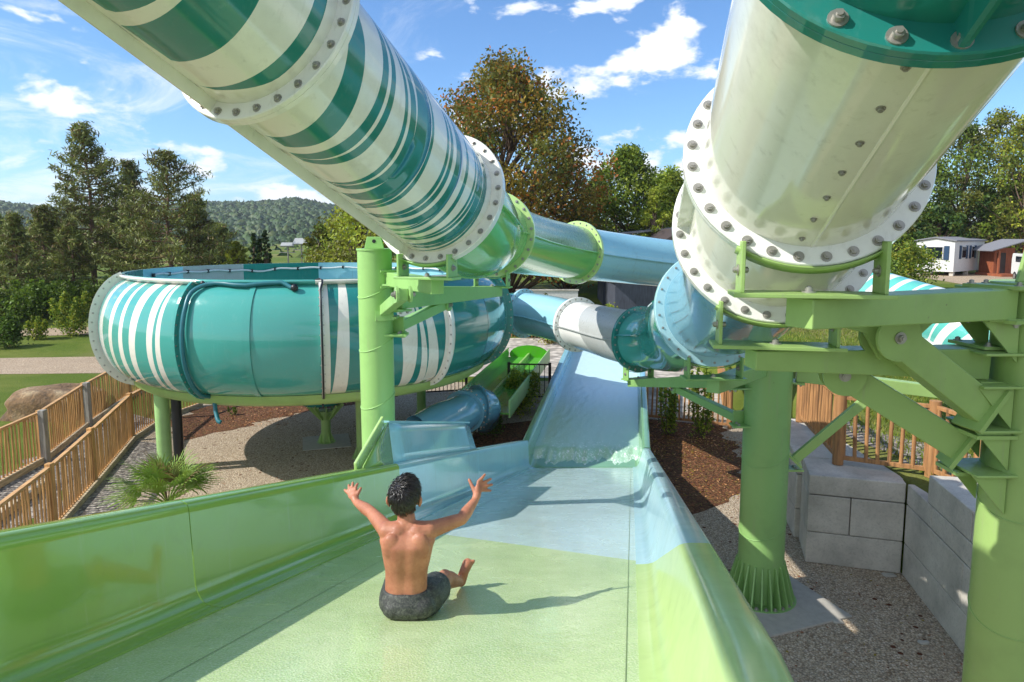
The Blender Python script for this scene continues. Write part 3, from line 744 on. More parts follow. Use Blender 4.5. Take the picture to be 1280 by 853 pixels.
# green dish below, drain and inside
def revolve(prof_, t0, t1, m, name, n=72, matf=None, mats=None):
    P = np.array([[BC + V(math.cos(cam_az + a) * r, math.sin(cam_az + a) * r, h) for r, h in prof_] for a in np.linspace(t0, t1, n)])
    return MB().grid(P, matf=matf).build(name, mats or m, bowl)
revolve([(4.16, 2.13), (4.15, 1.99), (4.0, 1.90), (3.6, 1.80), (2.4, 1.56), (1.15, 1.38), (.9, 1.36)], 0, 2 * PI, M_STEEL, 'dish')
revolve([(.98, 1.38), (.98, 1.33), (.62, 1.31), (.5, 1.1), (.5, .98), (0, .98)], 0, 2 * PI, M_DTEAL, 'drain')
hr = prof(1.0); RT, ZT = hr
revolve([(RT, ZT), (RT + .10, ZT + .05), (RT + .10, ZT + .09), (RT - .02, ZT + .09)], T1 + .02, T2 - .02, M_BTEAL, 'rim', 30)
revolve([(RT, ZT), (RT + .10, ZT + .05), (RT + .10, ZT + .09), (RT - .02, ZT + .09)], TL, T1 + .02, M_BW, 'rim', 20)
revolve([(RT, ZT), (RT + .10, ZT + .05), (RT + .10, ZT + .09), (RT - .02, ZT + .09)], T2 - .02, T3 + .15, M_BW, 'rim', 20)
revolve([(RT, ZT), (RT + .06, ZT + .05), (RT + .06, ZT + .10), (RT - .02, ZT + .10)], T3 + .15, 2 * PI + TL, M_BLUE, 'rim', 60)
inner = [(RT - .02, ZT + .10), (RT - .015, ZT - .1), (RT - .01, ZT - .45), (RT - .02, ZT - .95), (RT - .25, 2.4), (3.4, 2.1), (1.0, 1.6), (.9, 1.45)]
far = lambda px: None
def th_far(px):     # angle of the far inner wall on a sight line
    lo_, hi_ = PI * .5 + .45, PI * 1.5 - .2
    f = lambda a: proj(BC + V(math.cos(cam_az + a) * RT, math.sin(cam_az + a) * RT, ZT))[0]
    for _ in range(50):
        m = (lo_ + hi_) / 2
        if f(m) > px: lo_ = m
        else: hi_ = m
    return (lo_ + hi_) / 2
cuts = [th_far(620), th_far(560), th_far(398), th_far(304), th_far(228), th_far(165)]
segs = [(TRR, cuts[0], M_DTEAL), (cuts[0], cuts[1], M_BLUE), (cuts[1], cuts[2], M_BLUE), (cuts[2], cuts[3], M_TEAL), (cuts[3], cuts[4], M_GREY), (cuts[4], cuts[5], M_BLUE), (cuts[5], 2 * PI + TL, M_TEAL), (2 * PI + TL, 2 * PI + TRR, M_BTEAL)]
for a, b_, m in segs: revolve(inner, a, b_, m, 'inner_wall', max(6, int((b_ - a) / .05)))
# water hose clipped inside the far rim
mb = MB(); pts = []
for i, a in enumerate(np.linspace(cuts[0], cuts[5] - .1, 60)):
    az = cam_az + a; pts.append(BC + V(math.cos(az) * (RT - .07), math.sin(az) * (RT - .07), ZT - .04 - .03 * math.sin(i * .55) ** 2 - (.06 * math.exp(-((i - 38) / 3.) ** 2))))
h = mb.pipe(pts, .026, 8).build('spray_hose', M_WHOSE, bowl)
for p in pts[3::4]: MB().box(p, .05, .08, .09).build('hose_clip', M_BLACK, h)
def hose(pts, r, m, name):
    P_ = Path([np.asarray(p, float) for p in pts]); n = len(pts) - 1
    return MB().pipe([P_.at(n * i / 40)[0] for i in range(41)], r, 10).build(name, m, bowl)
ta = T1 + .035
hp = [bpt(ta, v, .07) for v in np.linspace(1.0, .02, 9)]
hs = hose([bpt(ta + .42, .93, .05), bpt(ta + .2, .955, .06), bpt(ta + .05, .97, .06)] + hp[1:] + [hp[-1] + V(.1, -.1, -.28), hp[-1] + V(.22, -.2, -.42)], .042, M_HOSE, 'water_hose')
MB().ball(bpt(ta + .43, .93, .05), .075, 8).build('hose_fitting', M_BLACK, hs); MB().ball(bpt(ta + .02, .975, .06), .06, 8).build('hose_fitting', M_BLACK, hs)
hose([bpt(T2 + .0, v, .11) for v in np.linspace(1.0, .0, 9)] + [bpt(T2, .0, .1) + V(0, 0, -.15)], .02, M_BLACK, 'cable')
hose([bpt(T2 - .34, .99, .06), bpt(T2 - .2, .98, .06), bpt(T2 - .06, 1.0, .05), bpt(T2, 1.0, .12)], .022, M_BLACK, 'cable')
# ------------------------------------------------------------------ steel columns
def gusset_base(parent, c, r, rr, n, h, m):
    c = np.asarray(c, float)
    MB().cyl(c + V(0, 0, .0), c + V(0, 0, .035), rr, n=40).build('base_flange', m, parent)
    for i in range(n):
        a = 2 * PI * (i + .5) / n; e = V(math.cos(a), math.sin(a), 0); s_ = V(-math.sin(a), math.cos(a), 0) * .010
        MB().prism([c + e * (r - .01) + V(0, 0, .035) - s_, c + e * (rr - .03) + V(0, 0, .035) - s_, c + e * (rr - .03) + V(0, 0, .09) - s_, c + e * (r + .02) + V(0, 0, h) - s_, c + e * (r - .01) + V(0, 0, h) - s_], s_ * 2).build('gusset', m, parent)
    for i in range(0, n, 1):
        a = 2 * PI * i / n; put_bolt(parent, c + V(math.cos(a), math.sin(a), 0) * (rr - .06) + V(0, 0, .035), V(0, 0, 1), .026)
def weld(c, r, slope=.0):
    return c
def shaft(parent, c, r, h, m, spirals=()):
    c = np.asarray(c, float)
    o = MB().cyl(c + V(0, 0, .03), c + V(0, 0, h), r, n=56).build('shaft', m, parent)
    for z in spirals:      # raised weld bead
        pts = [c + V((r + .001) * math.cos(a), (r + .001) * math.sin(a), z + .16 * math.cos(a - .6) * (r / .35)) for a in np.linspace(0, 2 * PI, 40)]
        MB().pipe(pts, .006, 6, cap=False).build('weld_bead', m, o)
    return o
def arm(parent, p0, p1, w, h, m, h0=None, plate=True, name='arm'):
    """box girder from the column (p1) out to the tube (p0), tapering towards the tube"""
    p0, p1 = np.asarray(p0, float), np.asarray(p1, float)
    o = MB().beam(p0, p1, w * .8, h0 or h, w1=w, h1=h).build(name, m, parent, .008)
    if plate:
        u, v = frame(p1 - p0); d = nrm(p1 - p0)
        pl = MB()
        for s_ in (-1, 1): pl.obox(p1 + d * .06 + v * s_ * (h / 2 + .012), d, u, v, .34, w + .12, .022)
        po = pl.build('mounting_plate', m, o)
        for s_ in (-1, 1):
            for q in (-1, 1):
                for k in (-1, 1): put_bolt(po, p1 + d * (.02 + k * .08) + u * q * (w / 2 + .03) + v * s_ * (h / 2 + .023), v * s_, .022)
    return o
def brace(parent, p0, p1, w, h, m):
    p0, p1 = np.asarray(p0, float), np.asarray(p1, float); d = nrm(p1 - p0); u, v = frame(d)
    o = MB().beam(p0, p1, w, h).build('brace', m, parent, .008)
    mb = MB()
    for s_ in (-1, 1):
        q = p0 + u * s_ * (w / 2 + .014); mb.cyl(q - u * .012, q + u * .012, h * .72, n=24)
    mb.obox(p1, d, u, v, .03, w + .10, h + .12); ko = mb.build('knuckle_plate', m, o)
    put_bolt(ko, p0 - u * (w / 2 + .028), -u, .032); put_bolt(ko, p0 + u * (w / 2 + .028), u, .032)
    mb = MB(); c = p1 + d * .10 - V(0, 0, h * .55); mb.box(c, .34, w + .10, .025); bo = mb.build('foot_plate', m, o)
    for a in (-.08, .08):
        for q in (-1, 1): put_bolt(bo, c + V(a, q * w * .42, .013), V(0, 0, 1), .02)
    return o
def saddle(parent, path, u, m, half=.62, drop=.16, gap=.02, platew=.26, side_d=None):
    """strap hugging the underside of a ring, two lugs and a seat plate"""
    c, a = path.at(u); x, y = frame(a); mb = MB(); A = []
    for g in np.linspace(-PI / 2 - half, -PI / 2 + half, 19):
        d = math.cos(g) * x + math.sin(g) * y; A.append([c + d * (FR + gap) - a * .045, c + d * (FR + gap) + a * .045])
    o = MB().grid(np.array(A)).build('saddle_strap', m, parent); sd = o.modifiers.new('thickness', 'SOLIDIFY'); sd.thickness = .010; sd.offset = 1
    low = c - y * (FR + gap) ; res = []
    for s_ in (-1, 1):
        g = -PI / 2 + s_ * half * .9; d = math.cos(g) * x + math.sin(g) * y; p = c + d * (FR + gap + .01)
        zb = low[2] - drop; q = V(p[0], p[1], zb)
        lg = MB().obox((p + V(0, 0, .08) + q) / 2, x, a * V(1, 1, 0), V(0, 0, 1), .022, .20, abs(p[2] + .08 - zb)).build('lug', m, parent, .004)
        put_bolt(lg, (p + q) / 2 + x * .012 * s_ + V(0, 0, .02), x * s_, .026); put_bolt(lg, (p + q) / 2 - x * .012 * s_ + V(0, 0, .02), -x * s_, .026); res.append(q)
    ctr = (res[0] + res[1]) / 2; ah = nrm(a * V(1, 1, 0))
    MB().obox(ctr - V(0, 0, .012), nrm(res[1] - res[0]), ah, V(0, 0, 1), np.linalg.norm(res[1] - res[0]) + .10, platew, .024).build('seat_plate', m, parent, .004)
    put_bolt(parent, ctr, V(0, 0, 1), .03)
    return ctr - V(0, 0, .024)
# nearest column, at the right edge
nc = V(3.63, 4.6, 0)
col1 = thing('steel_column', nc, 'nearest green steel column, cut by the right edge, carrying arms under the cream tube', 'column', 'green columns that carry the slides')
NCR = .31
shaft(col1, nc, NCR, 4.86, M_STEEL, (3.42, 2.6, 1.4)); gusset_base(col1, nc, NCR, .50, 20, .45, M_STEEL)
cp = MB(); cp.cyl(nc + V(0, 0, 4.86), nc + V(0, 0, 4.89), NCR + .03, n=40); cp.build('cap_plate', M_STEEL, col1)
def lug(parent, c, w, h, m):
    c = np.asarray(c, float)
    o = MB().prism([c + V(-w / 2, -.015, 0), c + V(w / 2, -.015, 0), c + V(w * .36, -.015, h), c + V(-w * .36, -.015, h)], V(0, .03, 0)).build('lifting_lug', m, parent, .006)
    MB().cyl(c + V(0, -.018, h * .62), c + V(0, .018, h * .62), h * .16, n=16).build('lug_hole', M_BLACK, o)
lug(col1, nc + V(-.05, 0, 4.89), .36, .24, M_STEEL)
sA = saddle(col1, RP, 2, M_STEEL, .60, .12)
e1 = nc + V(-NCR - .06, -.05, sA[2] - .10)
arm(col1, V(sA[0] - .05, sA[1], sA[2] - .09), V(e1[0], e1[1], sA[2] - .11), .24, .20, M_STEEL, .17)
sB = saddle(col1, RP, 3, M_STEEL, .60, .12)
arm(col1, V(sB[0] - .16, sB[1] + .02, sB[2] - .08), nc + V(-NCR - .06, .10, sB[2] - .13), .22, .215, M_STEEL, .13)
pb = W(1112, 420, 4.45); b1e = nc + V(-NCR - .13, -.06, W(1240, 512, 4.5)[2])
brace(col1, pb, b1e, .15, .215, M_STEEL)
MB().prism([V(sA[0] + .25, pb[1] - .02, sA[2] - .19), V(pb[0] + .30, pb[1] - .02, sA[2] - .20), pb + V(.16, -.02, -.02), pb + V(-.06, -.02, -.16), pb + V(-.17, -.02, .02)], V(0, .04, 0)).build('gusset_web', M_STEEL, col1)
pb2 = W(1052, 467, 4.85); b2e = nc + V(-NCR - .17, .08, W(1190, 556, 4.7)[2])
brace(col1, pb2, b2e, .14, .20, M_STEEL)
MB().prism([V(sB[0] + .22, pb2[1] - .02, sB[2] - .22), V(pb2[0] + .22, pb2[1] - .02, sB[2] - .23), pb2 + V(.14, -.02, -.02), pb2 + V(-.04, -.02, -.12), pb2 + V(-.14, -.02, .02)], V(0, .04, 0)).build('gusset_web', M_STEEL, col1)
mb = MB()
for z in (e1[2] + .10, e1[2] - .10, sB[2] - .02, sB[2] - .24, b1e[2] - .12, b2e[2] - .12): mb.box(nc + V(-NCR - .06, 0, z - .014), .30, .38, .018)
mb.build('mounting_plate', M_STEEL, col1, .004)
mb = MB()
for z in (e1[2] - .12, sB[2] - .26, b1e[2] - .13, b2e[2] - .13):
    for y in (-.14, .14): mb.prism([nc + V(-NCR - .22, y - .008, z), nc + V(-NCR + .02, y - .008, z), nc + V(-NCR + .02, y - .008, z - .28)], V(0, .016, 0))
mb.build('bracket_web', M_STEEL, col1)
# middle column with the flared foot
mc = G(949, 746); mc[2] = 0
col2 = thing('steel_column', mc, 'fat green steel column standing clear on the gravel with a flared ribbed foot', 'column', 'green columns that carry the slides')
MCR = .315
shaft(col2, mc, MCR, 3.66, M_STEELD, (2.15, 1.1)); gusset_base(col2, mc, MCR, .50, 22, .58, M_STEELD)
MB().cyl(mc + V(0, 0, 3.66), mc + V(0, 0, 3.69), MCR + .02, n=40).build('cap_plate', M_STEELD, col2)
sC = saddle(col2, RP, 4, M_STEELD, .5, .1)
arm(col2, V(sC[0], sC[1], sC[2] - .08), V(mc[0] - .2, mc[1] - .2, sC[2] - .14), .2, .18, M_STEELD, plate=False)
sD = saddle(col2, RP, 5.02, M_STEELD, .5, .12, platew=.22)
p1 = V(mc[0] - MCR - .05, mc[1] + .1, W(908, 477, 9.4)[2]); p0 = V(sD[0], sD[1], sD[2] - .10)
q0 = W(812, 474, 9.6)
arm(col2, V(sD[0] - .15, sD[1], sD[2] - .09), p1, .2, .22, M_STEELD, .14)
m_ = p1 + (V(sD[0], sD[1], sD[2] - .09) - p1) * .52 - V(0, 0, .12); e_ = V(mc[0] - MCR - .04, mc[1] + .05, W(912, 527, 9.3)[2])
brace(col2, m_, e_, .12, .12, M_STEELD)
p1 = V(mc[0] + MCR + .05, mc[1] - .05, W(1000, 470, 9.2)[2]); far_ = W(1200, 493, 8.7)
arm(col2, far_, p1, .18, .19, M_LGREEN if False else M_STEEL, .15)
brace(col2, p1 + (far_ - p1) * .48 - V(0, 0, .16), V(mc[0] + MCR + .08, mc[1] - .05, W(1005, 578, 9.2)[2]), .11, .12, M_STEEL)
pad = thing('concrete_footing', mc * V(1, 1, 0) + V(.1, -.1, 0), 'flat pale concrete pad under the ribbed foot of the free-standing green column', 'footing')
MB().box(mc + V(.12, -.1, .003), 1.5, 1.5, .05, rz=.35).build('slab', plain('worn concrete', (176, 170, 158), .85), pad, .01)
for o_ in list(COL.objects):
    pass
# post in front of the bowl
pc = V(-1.53, 7.62, 0)
col3 = thing('steel_column', pc, 'slim lime green post in front of the bowl, with brackets reaching under the striped tube', 'column', 'green columns that carry the slides')
M_LSTEEL = paint('lime enamelled steel', (150, 194, 114))
shaft(col3, pc, .19, 5.04, M_LSTEEL, (4.6, 4.0, 3.35, 2.8, 1.5)); gusset_base(col3, pc, .19, .32, 14, .3, M_LSTEEL)
MB().cyl(pc + V(0, 0, 5.04), pc + V(0, 0, 5.06), .20, n=32).build('cap_plate', M_LSTEEL, col3)
lug(col3, pc + V(0, 0, 5.06), .22, .13, M_LSTEEL)
sE = saddle(col3, LP, 2, M_LSTEEL, .42, .10, platew=.2)
arm(col3, V(sE[0] + .1, sE[1], sE[2] - .07), V(pc[0] + .17, pc[1] - .02, sE[2] - .06), .17, .15, M_LSTEEL)
sF = saddle(col3, LP, 3, M_LSTEEL, .42, .12, platew=.2)
pF = V(pc[0] + .22, pc[1] + .03, W(510, 372, 7.65)[2])
arm(col3, V(sF[0] + .1, sF[1], sF[2] - .06), pF, .18, .26, M_LSTEEL, .15)
brace(col3, pF + (sF - pF) * .42 - V(0, 0, .16), V(pc[0] + .22, pc[1] + .05, W(500, 409, 7.65)[2]), .10, .12, M_LSTEEL)
brace(col3, V(sE[0] - .22, sE[1] - .06, sE[2] - .14), V(pc[0] + .12, pc[1] - .14, W(480, 388, 7.5)[2]), .10, .11, M_LSTEEL)
mb = MB()
for z in (sE[2] - .0, sE[2] - .14, pF[2] + .14, pF[2] - .14, W(500, 409, 7.65)[2] - .07): mb.box(pc + V(.2, 0, z), .24, .3, .018)
mb.build('mounting_plate', M_LSTEEL, col3, .003)
# posts under the bowl
def bowl_post(px, py, h, r, label, m, cap=True):
    p = G(px, py); p[2] = 0
    t_ = thing('bowl_post', p, label, 'post', 'green posts under the bowl')
    MB().cyl(p + V(0, 0, .02), p + V(0, 0, h), r, n=28).build('shaft', m, t_)
    MB().cyl(p, p + V(0, 0, .025), r * 2.0, n=28).build('base_flange', m, t_)
    for i in range(8):
        a = 2 * PI * i / 8; e = V(math.cos(a), math.sin(a), 0); s_ = V(-math.sin(a), math.cos(a), 0) * .006
        MB().prism([p + e * r + V(0, 0, .025) - s_, p + e * r * 1.85 + V(0, 0, .025) - s_, p + e * r + V(0, 0, .26) - s_], s_ * 2).build('gusset', m, t_)
    MB().box(p + V(0, 0, h + .01), r * 3, r * 3, .03).build('head_plate', m, t_)
    return t_, p
M_PLIME = paint('pale lime steel', (160, 200, 128))
bowl_post(207, 586, 2.0, .155, 'pale lime post at the left end of the bowl, rising out of the palm leaves', M_PLIME)
bowl_post(452, 572, 1.72, .11, 'thin green post under the bowl, half hidden behind the slim lime post', M_STEEL)
bowl_post(527, 524, 1.9, .13, 'dark green post with splayed foot in the shade under the right of the bowl', M_STEELD)
dp, p = bowl_post(408, 553, .80, .12, 'short green pedestal under the round drain in the middle of the bowl', M_STEEL)
tag(dp, None, None); MB().box(p + V(0, 0, .0), 1.15, 1.15, .04, rz=.3).build('slab', MATS['worn concrete'], dp)
mb = MB()
for i in range(10):
    a = 2 * PI * i / 10; mb.beam(p + V(.12 * math.cos(a), .12 * math.sin(a), .62), p + V(.45 * math.cos(a), .45 * math.sin(a), 1.0), .02, .08)
mb.build('spider_bracket', M_STEEL, dp)
bp = G(225, 590); bp[2] = 0
pipe_ = thing('drain_pipe', bp, 'upright black plastic pipe with blue clamp beside the pale lime post', 'pipe')
MB().cyl(bp, bp + V(0, 0, 1.82), .105, n=24).build('pipe_body', M_BLACK, pipe_)
MB().cyl(bp + V(0, 0, 1.82), bp + V(0, 0, 1.93), .13, n=24).build('pipe_collar', M_BLACK, pipe_)
MB().pipe([bp + V(0, 0, 1.9), bp + V(-.05, 0, 2.05), bp + V(-.5, .2, 2.12)], .05, 10).build('branch_pipe', M_BLACK, pipe_)
M_BLUEP = plain('blue plastic clamp', (40, 110, 170), .4)
MB().pipe([bp + V(.15 * math.cos(a), .15 * math.sin(a), 1.86) for a in np.linspace(0, 2 * PI, 20)], .022, 8).build('clamp', M_BLUEP, pipe_)
# outlet tube below the bowl
ot = Path([W(520, 545, 14.2), W(560, 525, 15.0), W(597, 508, 16.2), W(604, 520, 17.2)], {0: (.7, .7, 0), 1: (.7, .7, .0), 2: (.75, .6, -.05), 3: (.3, .9, -.3)})
otube = thing('outlet_tube', ot.p[1] * V(1, 1, 0), 'short grey blue bolted tube lying behind the pale blue splash guard', 'pipe')
TRs = .44
for i in range(3):
    P = np.array([[ot.surf(i + q, 2 * PI * j / 40, TRs)[0] for j in range(41)] for q in np.linspace(0, 1, 7)])
    MB().grid(P).build('tube_section', M_BBLUE, otube)
ring(ot, 1.55, M_BBLUE, otube, 24, r=.016, fr=TRs + .07, rin=TRs - .01, merge=True); ring(ot, 2, M_BBLUE, otube, 24, r=.016, fr=TRs + .08, rin=TRs - .01, merge=True)
# striped slide in the background on the right
st = Path([W(1030, 352, 13.6), W(1085, 372, 13.0), W(1180, 402, 12.0), W(1290, 436, 11.0)])
stt = thing('tube_slide', st.p[2] * V(1, 1, 0), 'white and mint striped tube slide running down behind the green arms at right', 'tube slide')
M_MINT = gel('mint gelcoat', (96, 186, 172)); SR = .56
es = [const(0.0)]
for i in range(15):
    q = .012 + i * .065; am = .045
    es.append(lambda g, q=q, i=i: q + .05 * math.sin(g * 1.0 - .6)); es.append(lambda g, q=q, i=i: q + .030 + .012 * math.sin(i * 2.1) + .05 * math.sin(g - .6 + .25))
es.append(const(1.0))
tube_shell(st, 0, 3, es, ([M_WHITE, M_MINT], [0] + [1, 0] * 15), 'tube_section', stt, nv=60, r=SR)
for a in (PI + .95, -.6):
    A = []
    for i in range(22):
        p, d = st.surf(3 * i / 21, a, SR - .01); q, d = st.surf(3 * i / 21, a, SR + .14); A.append([p, q])
    o_ = MB().grid(np.array(A)).build('seam_flange', M_WHITE, stt); sd = o_.modifiers.new('t', 'SOLIDIFY'); sd.thickness = .03
# small bright green mat slide beyond the bowl
M_GRASSG = gel('grass green gelcoat', (98, 168, 72)); M_GRASSD = gel('leaf green gelcoat', (74, 160, 28))
s0, s1 = W(600, 515, 16.8), W(661, 447, 24.5)
mat_ = thing('mat_slide', s0 * V(1, 1, 0), 'narrow bright green two-lane slide with rounded end behind the dark iron fence', 'slide')
d = nrm(s1 - s0); u, v = frame(d); hw = .75
MB().beam(s0 - v * .02, s1 - v * .02, 2 * hw, .04).build('lane_floor', M_GRASSG, mat_)
for k in (-hw, hw): MB().beam(s0 + u * k + v * .10, s1 + u * k + v * .10, .05, .46, up=v).build('side_wall', M_GRASSG if k < 0 else M_PLIME, mat_, .015)
MB().beam(s0 + v * .06, s1 + v * .06, .06, .2, up=v).build('lane_divider', M_LGREEN, mat_)
MB().prism([s1 + u * (hw * .95) * math.cos(a) + V(0, 0, .1) + V(0, 0, .34) * max(-.4, math.sin(a)) for a in np.linspace(-.4, PI + .4, 16)], d * .08).build('end_board', M_GRASSD, mat_)
# ------------------------------------------------------------------ block wall
M_CONC = None
m, t, b = material('cast concrete block'); p = pos(t)
n1 = t.noise(p, 1.6, 5, .65); n2 = t.noise(p, 28, 4, .7); n3 = t.noise(p, .7, 2)
c = t.ramp(n1, [(.3, lin((164, 158, 146))), (.55, lin((194, 187, 174))), (.8, lin((212, 206, 192)))])
c = t.mix(t.maprange(n2, .5, .75, 0, .4), c, lin((116, 112, 104))); t.link(c, b.inputs['Base Color']); setp(b, Roughness=.9)
t.link(t.bump(n2, .35, .01), b.inputs['Normal']); M_CONC = m
A0_, A1_, A2_ = G(1006, 703), G(1126, 718), G(1207, 824)
A3_ = G(984, 655); 
wl = thing('block_wall', A0_ * V(1, 1, 0), 'retaining wall of big grey concrete blocks in the corner behind the free-standing column', 'wall')
def blocks(pA, pB, inward, courses, depth=.62, lens=1.2, first=0.0):
    """courses: list of (z0, z1, offset); blocks are laid from pA to pB, their faces on that line"""
    pA, pB = pA * V(1, 1, 0), pB * V(1, 1, 0); d = nrm(pB - pA); L = np.linalg.norm(pB - pA); n = nrm(V(-d[1], d[0], 0)) * inward
    for z0, z1, off in courses:
        cuts = [0.0]; x = off if off > .01 else lens
        while x < L - .15: cuts.append(x); x += lens
        cuts.append(L)
        for a, b_ in zip(cuts[:-1], cuts[1:]):
            c = pA + d * (a + b_) / 2 + n * depth / 2 + V(0, 0, (z0 + z1) / 2)
            MB().obox(c, d, n, V(0, 0, 1), (b_ - a) - .012, depth - .004 + random.uniform(-.004, .004), (z1 - z0) - .010).build('concrete_block', M_CONC, wl, .014)
dF = nrm(A1_ - A0_); 
blocks(A0_, A1_ , 1, [(.0, .52, .0), (.52, 1.13, .62), (1.135, 1.455, 0)], .9, 1.32)
A3b = A3_ + nrm(A3_ - A0_) * 2.0
blocks(A0_ + nrm(A3_ - A0_) * .915 + dF * 0, A3b, -1, [(.0, .52, .7), (.52, 1.13, .35), (1.135, 1.455, .7)], .9, 1.32)
A2b = A2_ + nrm(A2_ - A1_) * 1.2
blocks(A1_ + V(.006, -.004, 0), A2b, 1, [(.0, .52, 2.2), (.52, 1.13, 1.9), (1.135, 1.455, .9)], .62, 1.32)
A3c = A3b * V(1, 1, 0); A0c = A0_ * V(1, 1, 0); A1c = A1_ * V(1, 1, 0)
MB().prism([A0c + V(.3, .3, .5), A1c + V(-.1, .2, .5), A1c + V(1.4, .6, .5), A1c + V(.7, 3.0, .5), A3c + V(.3, -.1, .5)], V(0, 0, .938)).build('concrete_block', M_CONC, wl)
dS = nrm(A2_ - A1_); nS = V(-dS[1], dS[0], 0)
blocks(A1_ + dS * .75, A2b, 1, [(1.46, 1.86, 1.3)], .62, 1.32)
# ------------------------------------------------------------------ round-post timber fence on the wall
M_LARCH = wood('reddish round timber', (168, 122, 76), 2)
rf = thing('timber_fence', W(1047, 578, 11.4), 'reddish round-post timber fence standing on the grey block wall at right', 'fence')
def picket_fence(root, pts, h, n_per_m, post_r, pick_r, m, round_=True, post_extra=.0, rails=(.10, .95), railm=None, clear=.06, post_every=None):
    pts = [np.asarray(p, float) for p in pts]; pk = None; po = None
    for i, p in enumerate(pts):
        mb = MB()
        if round_: mb.cyl(p, p + V(0, 0, h + post_extra), post_r, n=14)
        else: mb.box(p + V(0, 0, (h + post_extra) / 2), post_r * 2, post_r * 2, h + post_extra)
        if i == 0 and po is None: po = mb.build('post', m, root, 0 if round_ else .006); p00 = p
        else: clone(po, 'post', root, Matrix.Translation([float(x) for x in (p - p00 + BASE[root.name])]))
    for a, b_ in zip(pts[:-1], pts[1:]):
        d = b_ - a; L = np.linalg.norm(d[:2]); u = nrm(d)
        for f in rails:
            MB().beam(a + V(0, 0, h * f), b_ + V(0, 0, h * f), .075 if f > .5 else .05, .055 if f > .5 else .07).build('rail', railm or m, root, .004)
        n = max(1, int(L * n_per_m))
        for k in range(n):
            q = a + d * (k + .5 + .0) / n; z0, z1 = h * rails[0] + .0, h * rails[-1] - .0
            if pk is None:
                mb = MB()
                if round_: mb.cyl(q + V(0, 0, z0), q + V(0, 0, z1), pick_r, n=10)
                else: mb.box(q + V(0, 0, (z0 + z1) / 2), pick_r * 1.9, pick_r * 1.2, z1 - z0, rz=math.atan2(d[1], d[0]))
                pk = mb.build('picket', m, root); q00 = q
            else: clone(pk, 'picket', root, Matrix.Translation([float(x) for x in (q + V(0, 0, random.uniform(-.012, .012)))]) @ Matrix.Rotation(random.gauss(0, .012), 4, 'X') @ Matrix.Rotation(random.gauss(0, .012), 4, 'Y') @ Matrix.Rotation(random.gauss(0, .06), 4, 'Z') @ Matrix.Translation([-float(x) for x in (q00 - BASE[root.name])]))
fz = 1.46
f0 = G(1047, 580, fz); 
picket_fence(rf, [G(1000, 527, fz), f0, G(1163, 596, fz), G(1222, 624, fz)], 1.18, 6.2, .085, .030, M_LARCH, True, .03)
mf = thing('timber_fence', G(805, 525), 'low timber fence across the shrub bed between the run-out and the ribbed column', 'fence')
picket_fence(mf, [G(806, 524), G(912, 536)], 1.12, 8, .06, .026, M_LARCH, True, .04)
mf2 = thing('timber_fence', G(899, 470), 'short stretch of timber fence beyond the shrub bed, half hidden by the ribbed column', 'fence')
picket_fence(mf2, [G(906, 520), G(896, 470), G(872, 455)], 1.12, 5, .06, .026, M_LARCH, True, .04)
bf = thing('timber_fence', G(640, 424), 'far low timber fence seen under the blue tube beyond the terrace', 'fence')
picket_fence(bf, [G(596, 424), G(680, 427), G(760, 431)], 1.05, 6, .06, .03, M_LARCH, True, .0)
# ------------------------------------------------------------------ ramp fences on the left
def ramp_pts(l): return [G(*q) for q in l]
n1 = ramp_pts([(-40, 770), (68, 664), (118, 607), (165, 551), (205, 524), (250, 508)])
nf = thing('ramp_fence', n1[1], 'nearer slatted larch fence with a kerb board, climbing from the green slide to the bowl', 'fence')
picket_fence(nf, n1, 1.2, 8.5, .055, .0195, M_FENCE, False, .04, (.07, .97), M_FENCEH)
for a, b_ in zip(n1[:-1], n1[1:]): MB().beam(a + V(.08, 0, .06), b_ + V(.08, 0, .06), .05, .14).build('kerb_board', M_PALEWOOD, nf, .006)
n2 = ramp_pts([(-60, 640), (54, 577), (108, 533), (162, 496), (215, 474)])
ff = thing('ramp_fence', n2[1], 'farther slatted larch fence with two grey posts, running past the boulder', 'fence')
picket_fence(ff, n2, 1.2, 8.5, .055, .0195, M_FENCE, False, .02, (.07, .97), M_FENCEH)
for i in (1, 2): MB().box(n2[i] + V(.14, -.10, .62), .14, .14, 1.25).build('grey_post', M_GREYPOST, ff, .01)
for a, b_ in zip(n2[:-1], n2[1:]): MB().beam(a + V(.1, 0, .05), b_ + V(.1, 0, .05), .05, .2).build('kerb_board', M_PALEWOOD, ff, .006)
ld = thing('garden_edging', n2[0] + V(1.0, 0, 0), 'long pale board lying along the ramp between the two slatted fences', 'edging board')
MB().beam(G(-20, 664) + V(0, 0, .09), G(60, 607) + V(0, 0, .09), .16, .14).build('board', M_PALEWOOD, ld, .006)
# dark iron fences
def iron_fence(root, p0, p1, h, n):
    p0, p1 = np.asarray(p0, float), np.asarray(p1, float); d = p1 - p0
    for p in (p0, p1): MB().box(p + V(0, 0, h / 2), .09, .09, h).build('post', M_BROWNIRON, root)
    for z in (h * .95, h * .08): MB().beam(p0 + V(0, 0, z), p1 + V(0, 0, z), .035, .045).build('rail', M_BROWNIRON, root)
    for k in range(n): q = p0 + d * (k + 1) / (n + 1); MB().box(q + V(0, 0, h * .52), .022, .022, h * .88).build('bar', M_BROWNIRON, root)
i0, i1 = G(636, 499), G(687, 500)
iff = thing('iron_fence', i0, 'dark brown iron railing with upright bars in front of the bright green slide', 'fence'); iron_fence(iff, i0, i1, 1.2, 7)
j0, j1 = G(530, 493), G(583, 490)
if2 = thing('iron_fence', j0, 'dark iron railing in the shade under the right edge of the bowl', 'fence'); iron_fence(if2, j0, j1, .9, 10)
